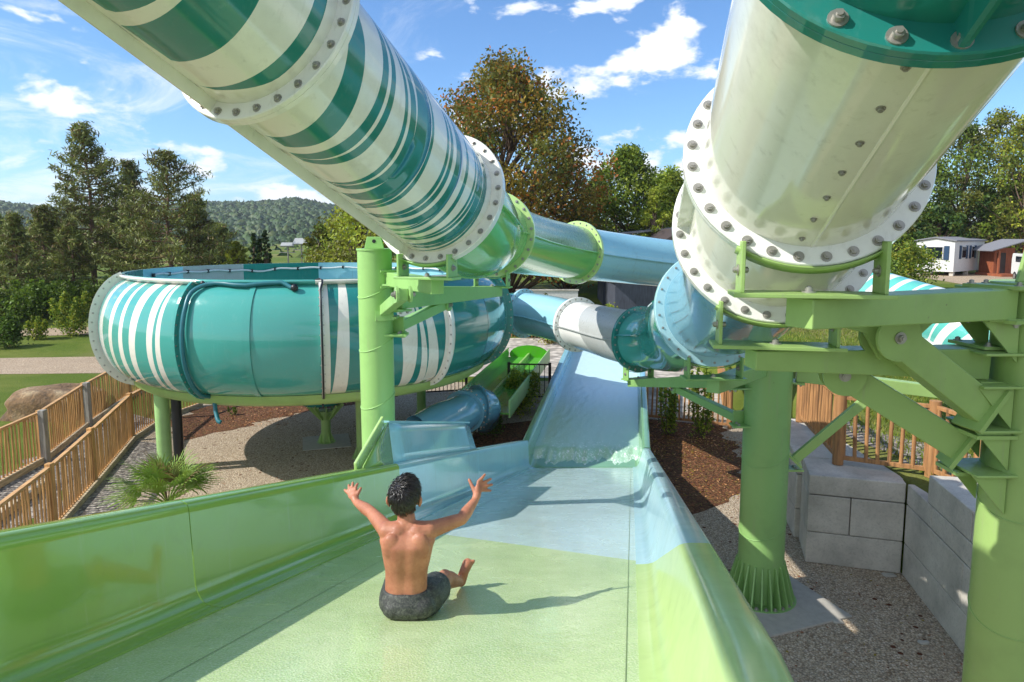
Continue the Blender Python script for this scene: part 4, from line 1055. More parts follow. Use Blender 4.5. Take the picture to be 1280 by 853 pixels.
# boulder
m, t, b = material('weathered limestone'); p = pos(t); n1_ = t.noise(p, 1.4, 6, .65, .4); n2_ = t.noise(p, 9, 5, .7)
c = t.ramp(n1_, [(.3, lin((84, 66, 48))), (.5, lin((142, 112, 78))), (.75, lin((190, 168, 132)))])
c = t.mix(t.maprange(n2_, .45, .7, 0, .6), c, lin((78, 72, 62))); t.link(c, b.inputs['Base Color']); setp(b, Roughness=.95)
t.link(t.bump(t.math('ADD', n2_, n1_), .9, .08), b.inputs['Normal']); M_ROCK = m
def rock(name, c, sx, sy, sz, seed, label, cat, n=34, mat=None, group=None):
    r_ = np.random.default_rng(seed); ph = r_.uniform(0, 6, (9, 3)); fr_ = r_.normal(0, 1, (9, 3)) * np.array([1.4] * 4 + [3.2] * 5)[:, None]; mb = MB()
    P = np.zeros((n + 1, 2 * n + 1, 3))
    for i in range(n + 1):
        for j in range(2 * n + 1):
            th = PI * i / n; a = 2 * PI * (j % (2 * n)) / (2 * n); q = np.array([math.sin(th) * math.cos(a), math.sin(th) * math.sin(a), math.cos(th)])
            q = np.sign(q) * np.abs(q) ** .42
            w = sum(math.sin(fr_[k] @ q + ph[k][0]) * (.07 if k < 4 else .04) for k in range(9)); q = q * (1 + w)
            P[i, j] = np.asarray(c) + q * V(sx, sy, sz)
    o = MB().grid(P[:, ::-1]).build(name, mat or M_ROCK); tag(o, label, cat, group); return o
bc = G(52, 527)
rock('boulder', bc + V(-.15, .8, .30), 1.12, .8, .50, 5, 'big flat-topped weathered limestone boulder beyond the slatted ramp fences', 'boulder')
for k, (px, py, s_) in enumerate([(1047, 778, .07), (1112, 720, .09), (1155, 805, .06), (872, 690, .05)]):
    q = G(px, py); rock('stone', q + V(0, 0, .012), s_, s_ * .7, .02, 20 + k, ['flat grey slate chip on the shaded gravel, nearest the green column', 'pale stone chip at the foot of the block wall', 'small dark stone near the right wall on the gravel', 'little stone close to the slide rim by the column'][k], 'stone', 8, MATS['worn concrete'], 'loose stones on the gravel')
# ------------------------------------------------------------------ the boy
def fused(mb, name, m, parent, voxel, smooth=6, keep=True):
    o = mb.build(name + '_raw', m, parent)
    r_ = o.modifiers.new('remesh', 'REMESH'); r_.mode = 'VOXEL'; r_.voxel_size = voxel; r_.use_smooth_shade = True
    s_ = o.modifiers.new('smooth', 'SMOOTH'); s_.factor = .5; s_.iterations = smooth
    dg = bpy.context.evaluated_depsgraph_get(); dg.update()
    me = bpy.data.meshes.new_from_object(o.evaluated_get(dg)); old = o.data
    o.modifiers.clear(); o.data = me; bpy.data.meshes.remove(old); o.name = name; me.name = name
    BASE[name] = BASE.get(name + '_raw', np.zeros(3)); return o
def limb(mb, pts, rs, n=14, sub=5):
    """tapered capsule chain through joints"""
    pts = [np.asarray(p, float) for p in pts]
    P_ = []; R_ = []
    for i in range(len(pts) - 1):
        for k in range(sub):
            q = k / sub; P_.append(pts[i] + (pts[i + 1] - pts[i]) * q); R_.append(rs[i] + (rs[i + 1] - rs[i]) * q)
    P_.append(pts[-1]); R_.append(rs[-1]); mb.pipe(P_, R_, n); mb.ball(pts[0], rs[0], n); mb.ball(pts[-1], rs[-1], n)
    for p, r in zip(pts[1:-1], rs[1:-1]): mb.ball(p, r * .995, n)
def floor_at(x, y):
    return 3.457 - (y - 2.5) * .2741
m_skin, t, b = material('tanned skin'); p = pos(t); n1_ = t.noise(p, 9, 4, .6); n2_ = t.noise(p, 130, 3)
c = t.mix(t.maprange(n1_, .35, .7), lin((186, 124, 94)), lin((152, 94, 70))); c = t.mix(t.maprange(t.noise(p, 60, 4, .7), .5, .75, 0, .4), c, lin((150, 84, 58))); t.link(c, b.inputs['Base Color'])
t.link(t.maprange(n2_, .35, .65, .42, .68), b.inputs['Roughness']); setp(b, Subsurface_Weight=.12, Subsurface_Scale=.02)
b.inputs['Subsurface Radius'].default_value = (1, .35, .2); t.link(t.bump(n2_, .12, .002), b.inputs['Normal'])
lo_, hi_ = 2.6, 4.6
for _ in range(40):       # the spot on the floor under the boy
    md = (lo_ + hi_) / 2; q = W(511, 773, md)
    if q[2] > floor_at(q[0], q[1]): lo_ = md
    else: hi_ = md
seat = W(511, 773, lo_); seat[2] = floor_at(*seat[:2]) + .005
boy = thing('person', seat, 'bare-backed boy in dark swim shorts sitting on the slide, both arms thrown up', 'person', None)
mb = MB(); x0, y0, z0 = seat
def B(px, py, Y): return W(px, py, Y)
SC = lo_ / 3.64; zw = W(508, 736, y0 + .05)[2] - z0      # waistband height above the floor
pel = V(x0, y0 + .06, z0 + zw * .62); wai = B(508, 722, y0 + .055); rib = B(508.5, 701, y0 + .045); che = B(509, 682, y0 + .04); upc = B(510, 667, y0 + .055)
nk0 = B(509, 657, y0 + .065); nk1 = B(506.5, 640, y0 + .09); hd = B(505.5, 621, y0 + .10)
def slab(c0, wx, wy, wz): mb.ball(c0, 1.0, 20, sc=(wx, wy, wz))
# trunk as stacked ellipses
wb = B(508, 736, y0 + .055)
tr = [(V(x0, y0 + .055, z0 + zw * .12), .115, .085), (V(x0, y0 + .055, z0 + zw * .5), .132, .098), (wb, .112, .080), (wai, .110, .074), ((wai + rib) / 2, .112, .074), (rib, .121, .079), (che, .136, .085), ((che + upc) / 2, .145, .083), (upc, .134, .072), (upc + V(0, .01, .030), .093, .055), (upc + V(0, .012, .052), .05, .045)]
def smooth_rings(tr, k=5):
    """Catmull-Rom between the given rings, so the back has no flat bands"""
    q = np.array([list(c_) + [wx, wy] for c_, wx, wy in tr]); out = []
    for i in range(len(q) - 1):
        p0, p1, p2, p3 = q[max(i - 1, 0)], q[i], q[i + 1], q[min(i + 2, len(q) - 1)]
        for j in range(k):
            t_ = j / k; out.append(.5 * (2 * p1 + (p2 - p0) * t_ + (2 * p0 - 5 * p1 + 4 * p2 - p3) * t_ ** 2 + (3 * p1 - p0 - 3 * p2 + p3) * t_ ** 3))
    out.append(q[-1]); return [(o[:3], o[3], o[4]) for o in out]
tr = smooth_rings(tr)
A = []
for c_, wx, wy in tr:
    A.append([c_ + V(math.copysign(abs(math.cos(a)) ** .85, math.cos(a)) * wx, math.sin(a) * wy - (-.007 * math.exp(-(math.cos(a) * wx / .022) ** 2) if math.sin(a) < 0 else 0), 0) for a in np.linspace(0, 2 * PI, 41)[:-1]])
A = np.array(A); mb.grid(A[::-1][:, ::1], closed=True)
k = len(mb.v); mb.add(A[0], [tuple(range(40))]); mb.add(A[-1], [tuple(reversed(range(40)))])
limb(mb, [nk0 - V(0, 0, .02), nk1 + V(0, .01, .02)], [.050, .044])
# head
hr_ = V(.070, .086, .098)
mb.ball(hd, 1.0, 24, sc=(.071, .087, .098)); mb.ball(hd + V(0, .045, -.050), 1.0, 18, sc=(.054, .052, .060))
mb.ball(hd + V(0, .100, -.020), 1.0, 10, sc=(.012, .018, .022)); mb.ball(hd + V(0, .084, -.054), 1.0, 10, sc=(.024, .014, .010))
mb.ball(hd + V(0, .070, .020), 1.0, 12, sc=(.050, .022, .014)); mb.ball(hd + V(0, .080, -.086), 1.0, 10, sc=(.020, .016, .014))
for s_ in (-1, 1):
    mb.ball(hd + V(s_ * .080, .000, -.024), 1.0, 14, sc=(.010, .022, .034)); mb.ball(hd + V(s_ * .087, -.014, -.016), 1.0, 12, sc=(.009, .012, .026))
# shoulders, shoulder blades and arms
shL, shR = B(484.5, 664, y0 + .06), B(536.5, 663, y0 + .06)
for s_, sh in ((-1, shL), (1, shR)):
    limb(mb, [upc + V(s_ * .05, .0, .005), sh], [.062, .050]); mb.ball(che + V(s_ * .072, -.046, .010), 1.0, 14, sc=(.052, .028, .074))
    limb(mb, [nk0 + V(s_ * .02, -.01, -.005), (nk0 + sh) / 2 + V(0, 0, -.012)], [.038, .034])
elL, elR = B(464, 641, y0 + .25), B(577, 649, y0 + .17); wrL, wrR = B(445.5, 628, y0 + .40), B(594, 625.5, y0 + .33)
limb(mb, [shL, (shL + elL) / 2, elL, elL + (wrL - elL) * .35, wrL], [.047, .040, .033, .034, .021])
limb(mb, [shR, (shR + elR) / 2, elR, elR + (wrR - elR) * .35, wrR], [.047, .040, .033, .034, .021])
def hand(w, palm, tips, thumb):
    """palm block, four unequal bent fingers and a thumb off its side"""
    palm = np.asarray(palm, float); across = nrm(tips[-1] - tips[0]); along = nrm(palm - w); nn = nrm(np.cross(across, along))
    Mx = np.stack([across, nn, along], 1); mb.ball(palm, 1.0, 16, sc=(.036, .014, .042), M=Mx); limb(mb, [w, w + (palm - w) * .5], [.021, .024])
    for i, tp in enumerate(tips):
        k0 = palm + along * .028 + across * (-.026 + .0173 * i) * 1.0; mid = k0 + (tp - k0) * .52 - nn * .006 * (1 if nn[1] > 0 else -1)
        limb(mb, [palm + (k0 - palm) * .3, k0, mid, tp], [.0112, .0106, .0096, .0082], 10, 4)
    tb = w + along * .022 + nrm(thumb - w) * .018; mid = tb + (thumb - tb) * .55 + nrm(thumb - tb)[::-1] * .0
    limb(mb, [w + along * .012, tb, mid, thumb], [.014, .013, .0112, .0094], 10, 4)
pR = B(598, 613, y0 + .37)
hand(wrR, pR, [B(606, 593.5, y0 + .42), B(613.5, 599, y0 + .43), B(615, 606, y0 + .42), B(613, 613.5, y0 + .41)], B(586.5, 600, y0 + .40))
pL = B(441.5, 618.5, y0 + .45)
hand(wrL, pL, [B(447, 605, y0 + .49), B(441, 603.5, y0 + .51), B(436, 606.5, y0 + .51), B(431, 612.5, y0 + .50)], B(451, 610.5, y0 + .46))
# legs
hipL, hipR = pel + V(-.075, .03, -.02), pel + V(.078, .03, -.02)
knR = B(556, 724, y0 + .37); anR = B(573, 727, y0 + .60); tz = floor_at(anR[0], anR[1]); anR[2] = max(anR[2], tz + .045)
limb(mb, [hipR, (hipR + knR) / 2, knR, knR + (anR - knR) * .35, anR], [.082, .068, .050, .050, .032])
mb.ball(knR + V(0, -.005, .012), .046, 12)
heel = anR + V(.012, .035, -.018); toe = B(588.5, 699, y0 + .66); ball_ = anR + (toe - anR) * .72 + V(.0, .02, 0)
limb(mb, [heel, anR + (toe - anR) * .4 + V(.004, .012, 0), ball_], [.033, .030, .033])
across = nrm(np.cross(toe - anR, V(0, 1, 0)))
for i in range(5):
    f_ = ball_ + across * (-.020 + .010 * i) * 1.0; tp = toe + across * (-.022 + .011 * i) - nrm(toe - anR) * (.004 + .006 * i) + V(0, .005, 0)
    limb(mb, [f_, tp], [.0125 if i == 0 else .0095, .0115 if i == 0 else .0082], 10, 3)
knL = V(x0 - .10, y0 + .40, floor_at(0, y0 + .40) + .16); anL = V(x0 - .11, y0 + .74, floor_at(0, y0 + .74) + .055)
limb(mb, [hipL, (hipL + knL) / 2, knL, knL + (anL - knL) * .35, anL], [.082, .068, .050, .050, .032])
limb(mb, [anL + V(0, .03, -.015), anL + V(-.01, .07, .09), anL + V(-.015, .075, .135)], [.034, .030, .024])
for i in range(5): limb(mb, [anL + V(-.045 + .017 * i, .075, .12), anL + V(-.045 + .017 * i, .085, .165 - .006 * abs(i - 3))], [.010, .008], 10, 3)
body = fused(mb, 'body', m_skin, boy, .0042, 8)
# eyes
MB().ball(hd + V(-.026, .082, .004), .010, 12).build('eye', plain('eye white', (225, 222, 216), .2), boy); MB().ball(hd + V(.026, .082, .004), .010, 12).build('eye', MATS['eye white'], boy)
# shorts
m_sh, t, b = material('dark mottled swim fabric'); p = pos(t); n1_ = t.noise(p, 55, 4, .6, 1.2); n2_ = t.noise(p, 240, 2)
c = t.ramp(n1_, [(.35, lin((38, 40, 40))), (.5, lin((58, 60, 58))), (.66, lin((86, 88, 82)))], 'EASE'); t.link(c, b.inputs['Base Color']); setp(b, Roughness=.6)
t.link(t.bump(t.math('ADD', n2_, t.math('MULTIPLY', t.noise(p, 18, 3), 2.0)), .3, .005), b.inputs['Normal'])
mb = MB(); A = []
ww = B(508, 735, y0 + .055)
for q_, wx, wy in [(.0, .118, .085), (.10, .142, .108), (.35, .156, .120), (.62, .150, .114), (.85, .132, .098), (1.0, .121, .087)]:
    c_ = V(x0 + (wb[0] - x0) * q_, y0 + .05 + .005 * q_, z0 + zw * q_ + .004)
    A.append([c_ + V(math.copysign(abs(math.cos(a)) ** .85, math.cos(a)) * wx, math.sin(a) * wy, 0) for a in np.linspace(0, 2 * PI, 41)[:-1]])
A = np.array(A); mb.grid(A[::-1], closed=True); mb.add(A[0], [tuple(range(40))]); mb.add(A[-1], [tuple(reversed(range(40)))])
for hp_, kn in ((hipL, knL), (hipR, knR)): limb(mb, [hp_ + V(0, 0, -.005), hp_ + (kn - hp_) * .48], [.096, .088])
for s_ in (-1, 1): mb.ball(V(x0 + s_ * .064, y0 + .005, z0 + zw * .42), 1, 14, sc=(.078, .070, .062))
fused(mb, 'swim_shorts', m_sh, boy, .006, 5)
# wet dark hair in short locks
m_hair, t, b = material('wet black hair'); p = pos(t); t.link(t.mix(t.noise(p, 60, 2), lin((14, 11, 10)), lin((44, 34, 28))), b.inputs['Base Color']); setp(b, Roughness=.28, Coat_Weight=.3)
mb = MB(); hrng = random.Random(4)
capM = []
for i in range(15):
    th = PI * .62 * i / 14; row = []
    for j in range(37):
        a = 2 * PI * j / 36; lim = 1.0 if math.sin(a) < .1 else .62
        q = V(math.sin(th * lim) * math.cos(a) * .0735, math.sin(th * lim) * math.sin(a) * .089 , math.cos(th * lim) * .101); row.append(hd + V(0, -.003, .003) + q)
    capM.append(row)
mb.grid(np.array(capM))
for i in range(1700):
    a = hrng.uniform(0, 2 * PI); back = math.sin(a) < .15; th = math.acos(1 - hrng.random() * (1.50 if back else .75)); n_ = V(math.sin(th) * math.cos(a), math.sin(th) * math.sin(a), math.cos(th))
    if abs(n_[0]) > .80 and n_[2] < .05: continue
    root = hd + V(0, -.003, .003) + n_ * V(.0725, .0885, .1005)
    topn = max(0, n_[2]); dirn = V(hrng.gauss(.15, .30) + n_[0] * .3, hrng.gauss(.05, .28), hrng.gauss(-1.0, .15) * (1 - topn) ) + V(.5, .25, 0) * topn
    tg = nrm(dirn - n_ * (dirn @ n_)); Lh = hrng.uniform(.028, .052); lift = hrng.uniform(.0, .10) + topn ** 3 * hrng.uniform(0, .4)
    pts = [root - n_ * .005, root + tg * Lh * .4 + n_ * Lh * lift * .6, root + tg * Lh * .8 + n_ * Lh * lift * .9, root + tg * Lh * 1.15 + n_ * Lh * (lift * 1.1 - .08)]
    mb.pipe(pts, [.0027, .0026, .0018, .0003], 5, cap=False)
mb.build('hair', m_hair, boy)
# ------------------------------------------------------------------ planting
M_BARK = wood('grey brown bark', (104, 84, 66)); M_PBARK = wood('pine bark', (120, 92, 72))
L_OAK = leafmat('deciduous leaf', (104, 126, 44)); L_OAK2 = leafmat('bright deciduous leaf', (138, 154, 56)); L_DARK = leafmat('dark leaf', (68, 90, 34))
L_OR = leafmat('rust leaf', (168, 108, 50), .3); L_YE = leafmat('olive autumn leaf', (132, 116, 44), .3); L_OLV = leafmat('olive green leaf', (98, 102, 42))
L_PINE = leafmat('pine needle', (104, 114, 62), .3, .15); L_PINE2 = leafmat('pale pine needle', (128, 138, 72), .3, .15); L_PINE3 = leafmat('dry pine needle', (104, 92, 58), .3, .1)  # three needle tones, dealt at random over the clumps
L_CYP = leafmat('cypress scale leaf', (44, 70, 30), .25, .1); L_PALM = leafmat('palm blade', (112, 142, 58), .25, .25); L_SHR = leafmat('shrub leaf', (88, 116, 36)); L_SHR2 = leafmat('yellow shrub leaf', (150, 158, 54))
def quads_at(c, size, rng, aspect=.55, updir=.3):
    """one leaf-shaped face per centre, random orientation"""
    n = len(c); d = rng.normal(0, 1, (n, 3)); d /= np.linalg.norm(d, axis=1)[:, None]
    r_ = rng.normal(0, 1, (n, 3)); r_[:, 2] += updir; s_ = np.cross(d, r_); s_ /= np.linalg.norm(s_, axis=1)[:, None] + 1e-9
    L_ = size * rng.uniform(.6, 1.3, n)[:, None]; w = L_ * aspect
    v = np.stack([c - d * L_ / 2, c + s_ * w / 2, c + d * L_ / 2, c - s_ * w / 2], 1); return v
def leaf_object(name, vv, mi, mats, parent):
    n = len(vv); return big_mesh(name, vv.reshape(-1, 3), None, np.arange(n * 4).reshape(n, 4), mi, mats, parent)
def curve_pts(a, b_, bend, n=6):
    a, b_ = np.asarray(a, float), np.asarray(b_, float); return [a + (b_ - a) * q + np.asarray(bend, float) * math.sin(PI * q) for q in np.linspace(0, 1, n)]
def deciduous(base, H, Wd, label, cat='tree', mats=None, probs=None, leaf=.24, n=16000, trunk_r=.22, seed=1, crown_lo=.22, group=None, name='broadleaf_tree', shape=1.0, limbs=46, gap=.55, top=1.0):
    rng = np.random.default_rng(seed); pr = random.Random(seed); base = np.asarray(base, float)
    root = thing(name, base, label, cat, group); mats = mats or [L_OAK, L_OAK2, L_DARK]; probs = probs or [.5, .25, .25]
    mb = MB(); tp = [base + V(pr.gauss(0, .04) * H * q, pr.gauss(0, .04) * H * q, H * .78 * q) for q in np.linspace(0, 1, 7)]
    mb.pipe(tp, [trunk_r * (1 - .85 * q) + .015 for q in np.linspace(0, 1, 7)], 9)
    clumps = []
    for i in range(limbs):
        q = crown_lo + (1 - crown_lo) * ((i + pr.random()) / limbs)
        # crown half-width at this height
        u = (q - crown_lo) / (1 - crown_lo); hw = Wd / 2 * (math.sin(PI * min(1, u ** .8 * .93 + .10)) ** .65) * shape
        a = i * 2.399 + pr.uniform(-.5, .5); rr = hw * pr.uniform(.35, 1.0)
        c = base + V(math.cos(a) * rr, math.sin(a) * rr, H * q * top); st_ = tp[min(5, int(max(.12, q - .22) / .78 * 6))]
        mb.pipe(curve_pts(st_, c, V(0, 0, -H * .02), 5), [trunk_r * .34, trunk_r * .26, trunk_r * .18, trunk_r * .11, trunk_r * .05], 5, cap=False)
        clumps.append((c, Wd * pr.uniform(.075, .15)))
    mb.build('trunk', M_BARK, root)
    per = n // len(clumps); vv = []; mi = []
    for c, r in clumps:
        k = int(per * pr.uniform(.6, 1.4)); d = rng.normal(0, 1, (k, 3)); d /= np.linalg.norm(d, axis=1)[:, None]
        rad = r * rng.random(k) ** .45; P = c + d * rad[:, None] * np.array([1.15, 1.15, .8])
        # twig-sized gaps
        g = np.sin(P @ np.array([2.3, 1.1, 2.9]) * 2.2 / max(.6, r) + c[0]) + np.sin(P @ np.array([-1.7, 2.6, 1.3]) * 2.0 / max(.6, r)); P = P[g > -gap * 2]
        vv.append(quads_at(P, leaf, rng)); base_m = pr.choices(range(len(mats)), probs)[0]
        m_ = np.where(rng.random(len(P)) < .68, base_m, rng.choice(len(mats), len(P), p=np.array(probs) / sum(probs))); mi.append(m_)
    leaf_object('crown', np.concatenate(vv), np.concatenate(mi), mats, root); return root
def pine(base, H, Wd, label, seed, n_br=64, lo=.18, group=None, needle=.42, per=30, name='pine_tree', lean=0):
    rng = np.random.default_rng(seed); pr = random.Random(seed); base = np.asarray(base, float)
    root = thing(name, base, label, 'tree', group); mb = MB()
    tp = [base + V(lean * H * q * q + pr.gauss(0, .012) * H * q, pr.gauss(0, .012) * H * q, H * q) for q in np.linspace(0, 1, 9)]
    mb.pipe(tp, [.20 * H / 12 * (1 - .9 * q) + .012 for q in np.linspace(0, 1, 9)], 9); vv = []; mi = []
    for i in range(n_br):
        q = lo + (1.0 - lo) * ((i + pr.random() * .8) / n_br) ** .9; k = min(7, int(q * 8)); o = tp[k] + (tp[k + 1] - tp[k]) * (q * 8 - k)
        u = (q - lo) / (1 - lo); L_ = Wd / 2 * (1.02 - u ** 1.25 * .95) * pr.uniform(.45, 1.15) * (.72 + .28 * min(1, u * 5)); a = i * 2.399 + pr.uniform(-.4, .4)
        e = V(math.cos(a), math.sin(a), pr.uniform(-.05, .22) + .45 * u); tip = o + e * L_
        pts = curve_pts(o, tip, V(0, 0, -L_ * .10), 6); mb.pipe(pts, [.05 * H / 12 * (1 - .8 * f) + .006 for f in np.linspace(0, 1, 6)], 4, cap=False)
        ns = max(3, int(L_ / .32))
        for j in range(ns):
            f = .28 + .72 * (j + 1) / ns; kk = min(4, int(f * 5)); c = pts[kk] + (pts[kk + 1] - pts[kk]) * (f * 5 - kk)
            for side in (-1, 0, 1):
                cc = c + V(-math.sin(a), math.cos(a), 0) * side * (1.05 - f) * L_ * .34 * pr.uniform(.5, 1.1) + V(0, 0, pr.uniform(-.03, .16))
                m_ = int(per * pr.uniform(.5, 1.2) / 3) + 2; P = cc + rng.normal(0, 1, (m_, 3)) * np.array([.17, .17, .10]) * (H / 12 + .25)
                vv.append(quads_at(P, needle, rng, .20, 1.2)); bm = pr.choices([0, 1, 2], [.6, .28, .12])[0]; mi.append(np.where(rng.random(m_) < .8, bm, rng.integers(0, 3, m_)))
    mb.build('trunk', M_PBARK, root); leaf_object('crown', np.concatenate(vv), np.concatenate(mi), [L_PINE, L_PINE2, L_PINE3], root); return root
def at_px(px, Y):
    x = (px - 640) / FPX * Y * 1.0; return V(x, Y, ground_any(x, Y))
def hgt(py, Y, base): return W(640, py, Y)[2] - base[2]
PG = 'dark pines left of the bowl'
for px, Y, top, wd_, sd, lb in [(118, 46, 160, 8.0, 3, 'tallest dark pine left of the bowl, a ragged pointed crown against the clouds'),
        (214, 43, 194, 9.8, 8, 'broad bushy dark pine just behind the left rim of the bowl'),
        (166, 50, 205, 6.0, 12, 'pine filling the notch between the tallest pine and the broad one'),
        (22, 40, 272, 3.4, 15, 'small pale pine with a bare grey stem at the left edge'),
        (58, 44, 262, 4.6, 18, 'small pine just left of the tallest pine'),
        (92, 42, 278, 3.8, 21, 'short crowded pine under the left side of the tallest pine'),
        (250, 47, 250, 4.0, 33, 'low pine behind the right shoulder of the broad bushy pine'),
        (140, 58, 262, 6.0, 51, 'dark pine far back between the tallest and the broad pine'),
        (72, 60, 268, 6.0, 54, 'dark pine far back left of the tallest pine'),
        (275, 58, 282, 5.0, 57, 'rearmost low pine just left of the open hillside view'),
        (5, 58, 276, 6.0, 59, 'dark pine far back at the left edge'),
        (-12, 48, 250, 5.0, 27, 'pine cut by the left edge of the view')]:
    bs_ = at_px(px, Y); pine(bs_, hgt(top, Y, bs_), wd_, lb, sd, n_br=int(40 + hgt(top, Y, bs_) * 3.6), group=PG, needle=.36 if Y < 45 else .42, per=26)
bs_ = at_px(632, 46); deciduous(bs_, hgt(88, 46, bs_), 14.5, 'big round autumn tree turning rusty orange above the green tube', mats=[L_OLV, L_OR, L_YE, L_DARK], probs=[.36, .15, .37, .12], leaf=.27, n=46000, trunk_r=.34, seed=11, crown_lo=.16, limbs=150, gap=.75)
bs_ = at_px(590, 52); deciduous(bs_, hgt(172, 52, bs_), 9, 'brown-green tree behind the left foot of the big autumn tree', mats=[L_OLV, L_OR, L_YE], probs=[.5, .2, .3], leaf=.27, n=8000, seed=13, limbs=50)
bs_ = at_px(708, 50); deciduous(bs_, hgt(206, 50, bs_), 8, 'olive and russet tree at the right foot of the big autumn tree', mats=[L_OLV, L_OR, L_YE], probs=[.5, .22, .28], leaf=.27, n=9000, seed=14, limbs=56, crown_lo=.1)
bs_ = at_px(782, 54); deciduous(bs_, hgt(190, 54, bs_), 8.6, 'full green oak-like tree left of the cream tube', leaf=.27, n=30000, seed=15, limbs=110, crown_lo=.1)
bs_ = at_px(836, 50); deciduous(bs_, hgt(216, 50, bs_), 5.6, 'lighter green tree partly hidden by the white ring of the cream tube', mats=[L_OAK2, L_OAK], probs=[.6, .4], leaf=.26, n=15000, seed=16, limbs=70, crown_lo=.1)
bs_ = at_px(815, 44); deciduous(bs_, hgt(238, 44, bs_), 2.6, 'slim bright green poplar-like tree in front of the oak', mats=[L_OAK2, L_SHR2], probs=[.7, .3], leaf=.2, n=4500, seed=17, limbs=44, crown_lo=.04)
bs_ = at_px(745, 60); deciduous(bs_, hgt(228, 60, bs_), 7, 'dull green tree between the autumn tree and the oak', mats=[L_OLV, L_DARK], probs=[.6, .4], leaf=.3, n=6000, seed=18, limbs=44, crown_lo=.08)
bs_ = at_px(452, 36); deciduous(bs_, hgt(246, 36, bs_), 6.6, 'yellow-green bushy tree behind the bowl and below the striped tube', mats=[L_SHR2, L_OAK2, L_OLV], probs=[.4, .4, .2], leaf=.2, n=15000, seed=19, limbs=90, crown_lo=.06)
bs_ = at_px(404, 40); deciduous(bs_, hgt(284, 40, bs_), 3.6, 'low rounded tree left of the yellow-green bushy tree', mats=[L_OLV, L_OAK], probs=[.6, .4], leaf=.22, n=5000, seed=20, limbs=40, crown_lo=.06)
bs_ = at_px(296, 46); deciduous(bs_, hgt(304, 46, bs_), 3.0, 'small yellow shrub-like tree beside the three cypresses', mats=[L_SHR2, L_OAK2], probs=[.7, .3], leaf=.22, n=3500, seed=22, limbs=34, crown_lo=.03)
for px, sd, lb in ((319, 1, 'left one of three narrow dark cypresses beyond the bowl'), (326, 2, 'shortest middle one of three narrow dark cypresses'), (333.5, 3, 'tallest right-hand one of three narrow dark cypresses')):
    Y = 52; bs_ = at_px(px, Y); top = (293, 299, 288)[sd - 1]
    deciduous(bs_, hgt(top, Y, bs_), 1.0, lb, mats=[L_CYP, L_DARK], probs=[.75, .25], leaf=.2, n=2600, seed=40 + sd, crown_lo=.03, limbs=46, trunk_r=.1, name='cypress', group='three cypresses behind the bowl')
RF = 'dark wood behind the mobile home'
for k, (px, Y, top, wd_, ml, lb) in enumerate([(1108, 66, 232, 8, 0, 'dark broad tree seen just right of the cream tube'), (1150, 72, 196, 10, 0, 'tall dark tree behind the mobile home roof'),
        (1196, 70, 158, 10, 0, 'high green tree between mobile home and wooden hut'), (1236, 76, 140, 10, 1, 'tallest tree of the right-hand wood'), (1272, 64, 150, 9, 1, 'pale drooping tree at the right edge'),
        (1310, 70, 120, 10, 0, 'tree standing mostly outside the right edge'), (1170, 62, 262, 6, 2, 'low dark understorey tree behind the mobile home'), (1222, 68, 235, 7, 2, 'dense dark tree behind the wooden hut'),
        (1080, 74, 262, 9, 2, 'tree low behind the white rings of the cream tube'), (1262, 67, 226, 6, 0, 'green tree hanging over the wooden hut')]):
    bs_ = at_px(px, Y); mm = ([L_OAK, L_DARK, L_OLV], [L_OLV, L_OAK, L_SHR2], [L_DARK, L_CYP, L_OLV])[ml]
    deciduous(bs_, hgt(top, Y, bs_), wd_, lb, mats=mm, probs=[.5, .32, .18], leaf=.34, n=10000, seed=60 + k, limbs=64, crown_lo=.06, group=RF)
# shrubs
def shrub(base, H, Wd, label, seed, mats=None, n=2500, leaf=.09, name='shrub', cat='shrub', group=None, stems=7):
    rng = np.random.default_rng(seed); pr = random.Random(seed); base = np.asarray(base, float); root = thing(name, base, label, cat, group); mb = MB(); vv = []
    mats = mats or [L_SHR, L_OAK, L_DARK]
    for i in range(stems):
        a = i * 2.4 + pr.random(); tip = base + V(math.cos(a) * Wd * .45 * pr.random(), math.sin(a) * Wd * .45 * pr.random(), H * pr.uniform(.7, 1.0)); pts = curve_pts(base + V(math.cos(a), math.sin(a), 0) * .03, tip, V(math.cos(a), math.sin(a), 0) * Wd * .1, 6)
        mb.pipe(pts, [.014, .012, .010, .008, .006, .003], 5, cap=False); k = n // stems; f = rng.random(k) ** .7 * .92 + .08
        idx = np.minimum(4, (f * 5).astype(int)); pa = np.array(pts); c = pa[idx] + (pa[idx + 1] - pa[idx]) * (f * 5 - idx)[:, None]
        vv.append(quads_at(c + rng.normal(0, 1, (k, 3)) * Wd * .13 * (1.15 - f)[:, None], leaf, rng, .5))
    mb.build('stem', M_BARK, root); v = np.concatenate(vv); leaf_object('foliage', v, rng.integers(0, len(mats), len(v)), mats, root); return root
shrub(at_px(84, 34), 2.2, 2.0, 'round bushy shrub on the lawn at the foot of the pines', 5, [L_SHR, L_SHR2, L_OAK], 4200, .14)
shrub(at_px(40, 33), 1.2, 1.2, 'small young yellow-green shrub on the lawn left of the round one', 6, [L_SHR2, L_SHR], 1600, .13)
shrub(at_px(2, 31), 1.6, 2.2, 'dark shrub on the lawn at the left edge', 7, [L_DARK, L_SHR], 3000, .14)
for k, (px, Y, h_, w_) in enumerate([(10, 38, 2.0, 5), (60, 40, 2.1, 5), (112, 41, 2.1, 5), (160, 41, 2.2, 5)]):
    shrub(at_px(px, Y), h_, w_, ['hedge bush at the left end below the pines', 'second hedge bush from the left below the pines', 'hedge bush under the tallest pine', 'hedge bush beside the bowl below the broad pine'][k], 80 + k, [L_SHR, L_DARK, L_OAK], 5200, .2, 'hedge_bush', 'hedge', 'hedge below the pines', 16)
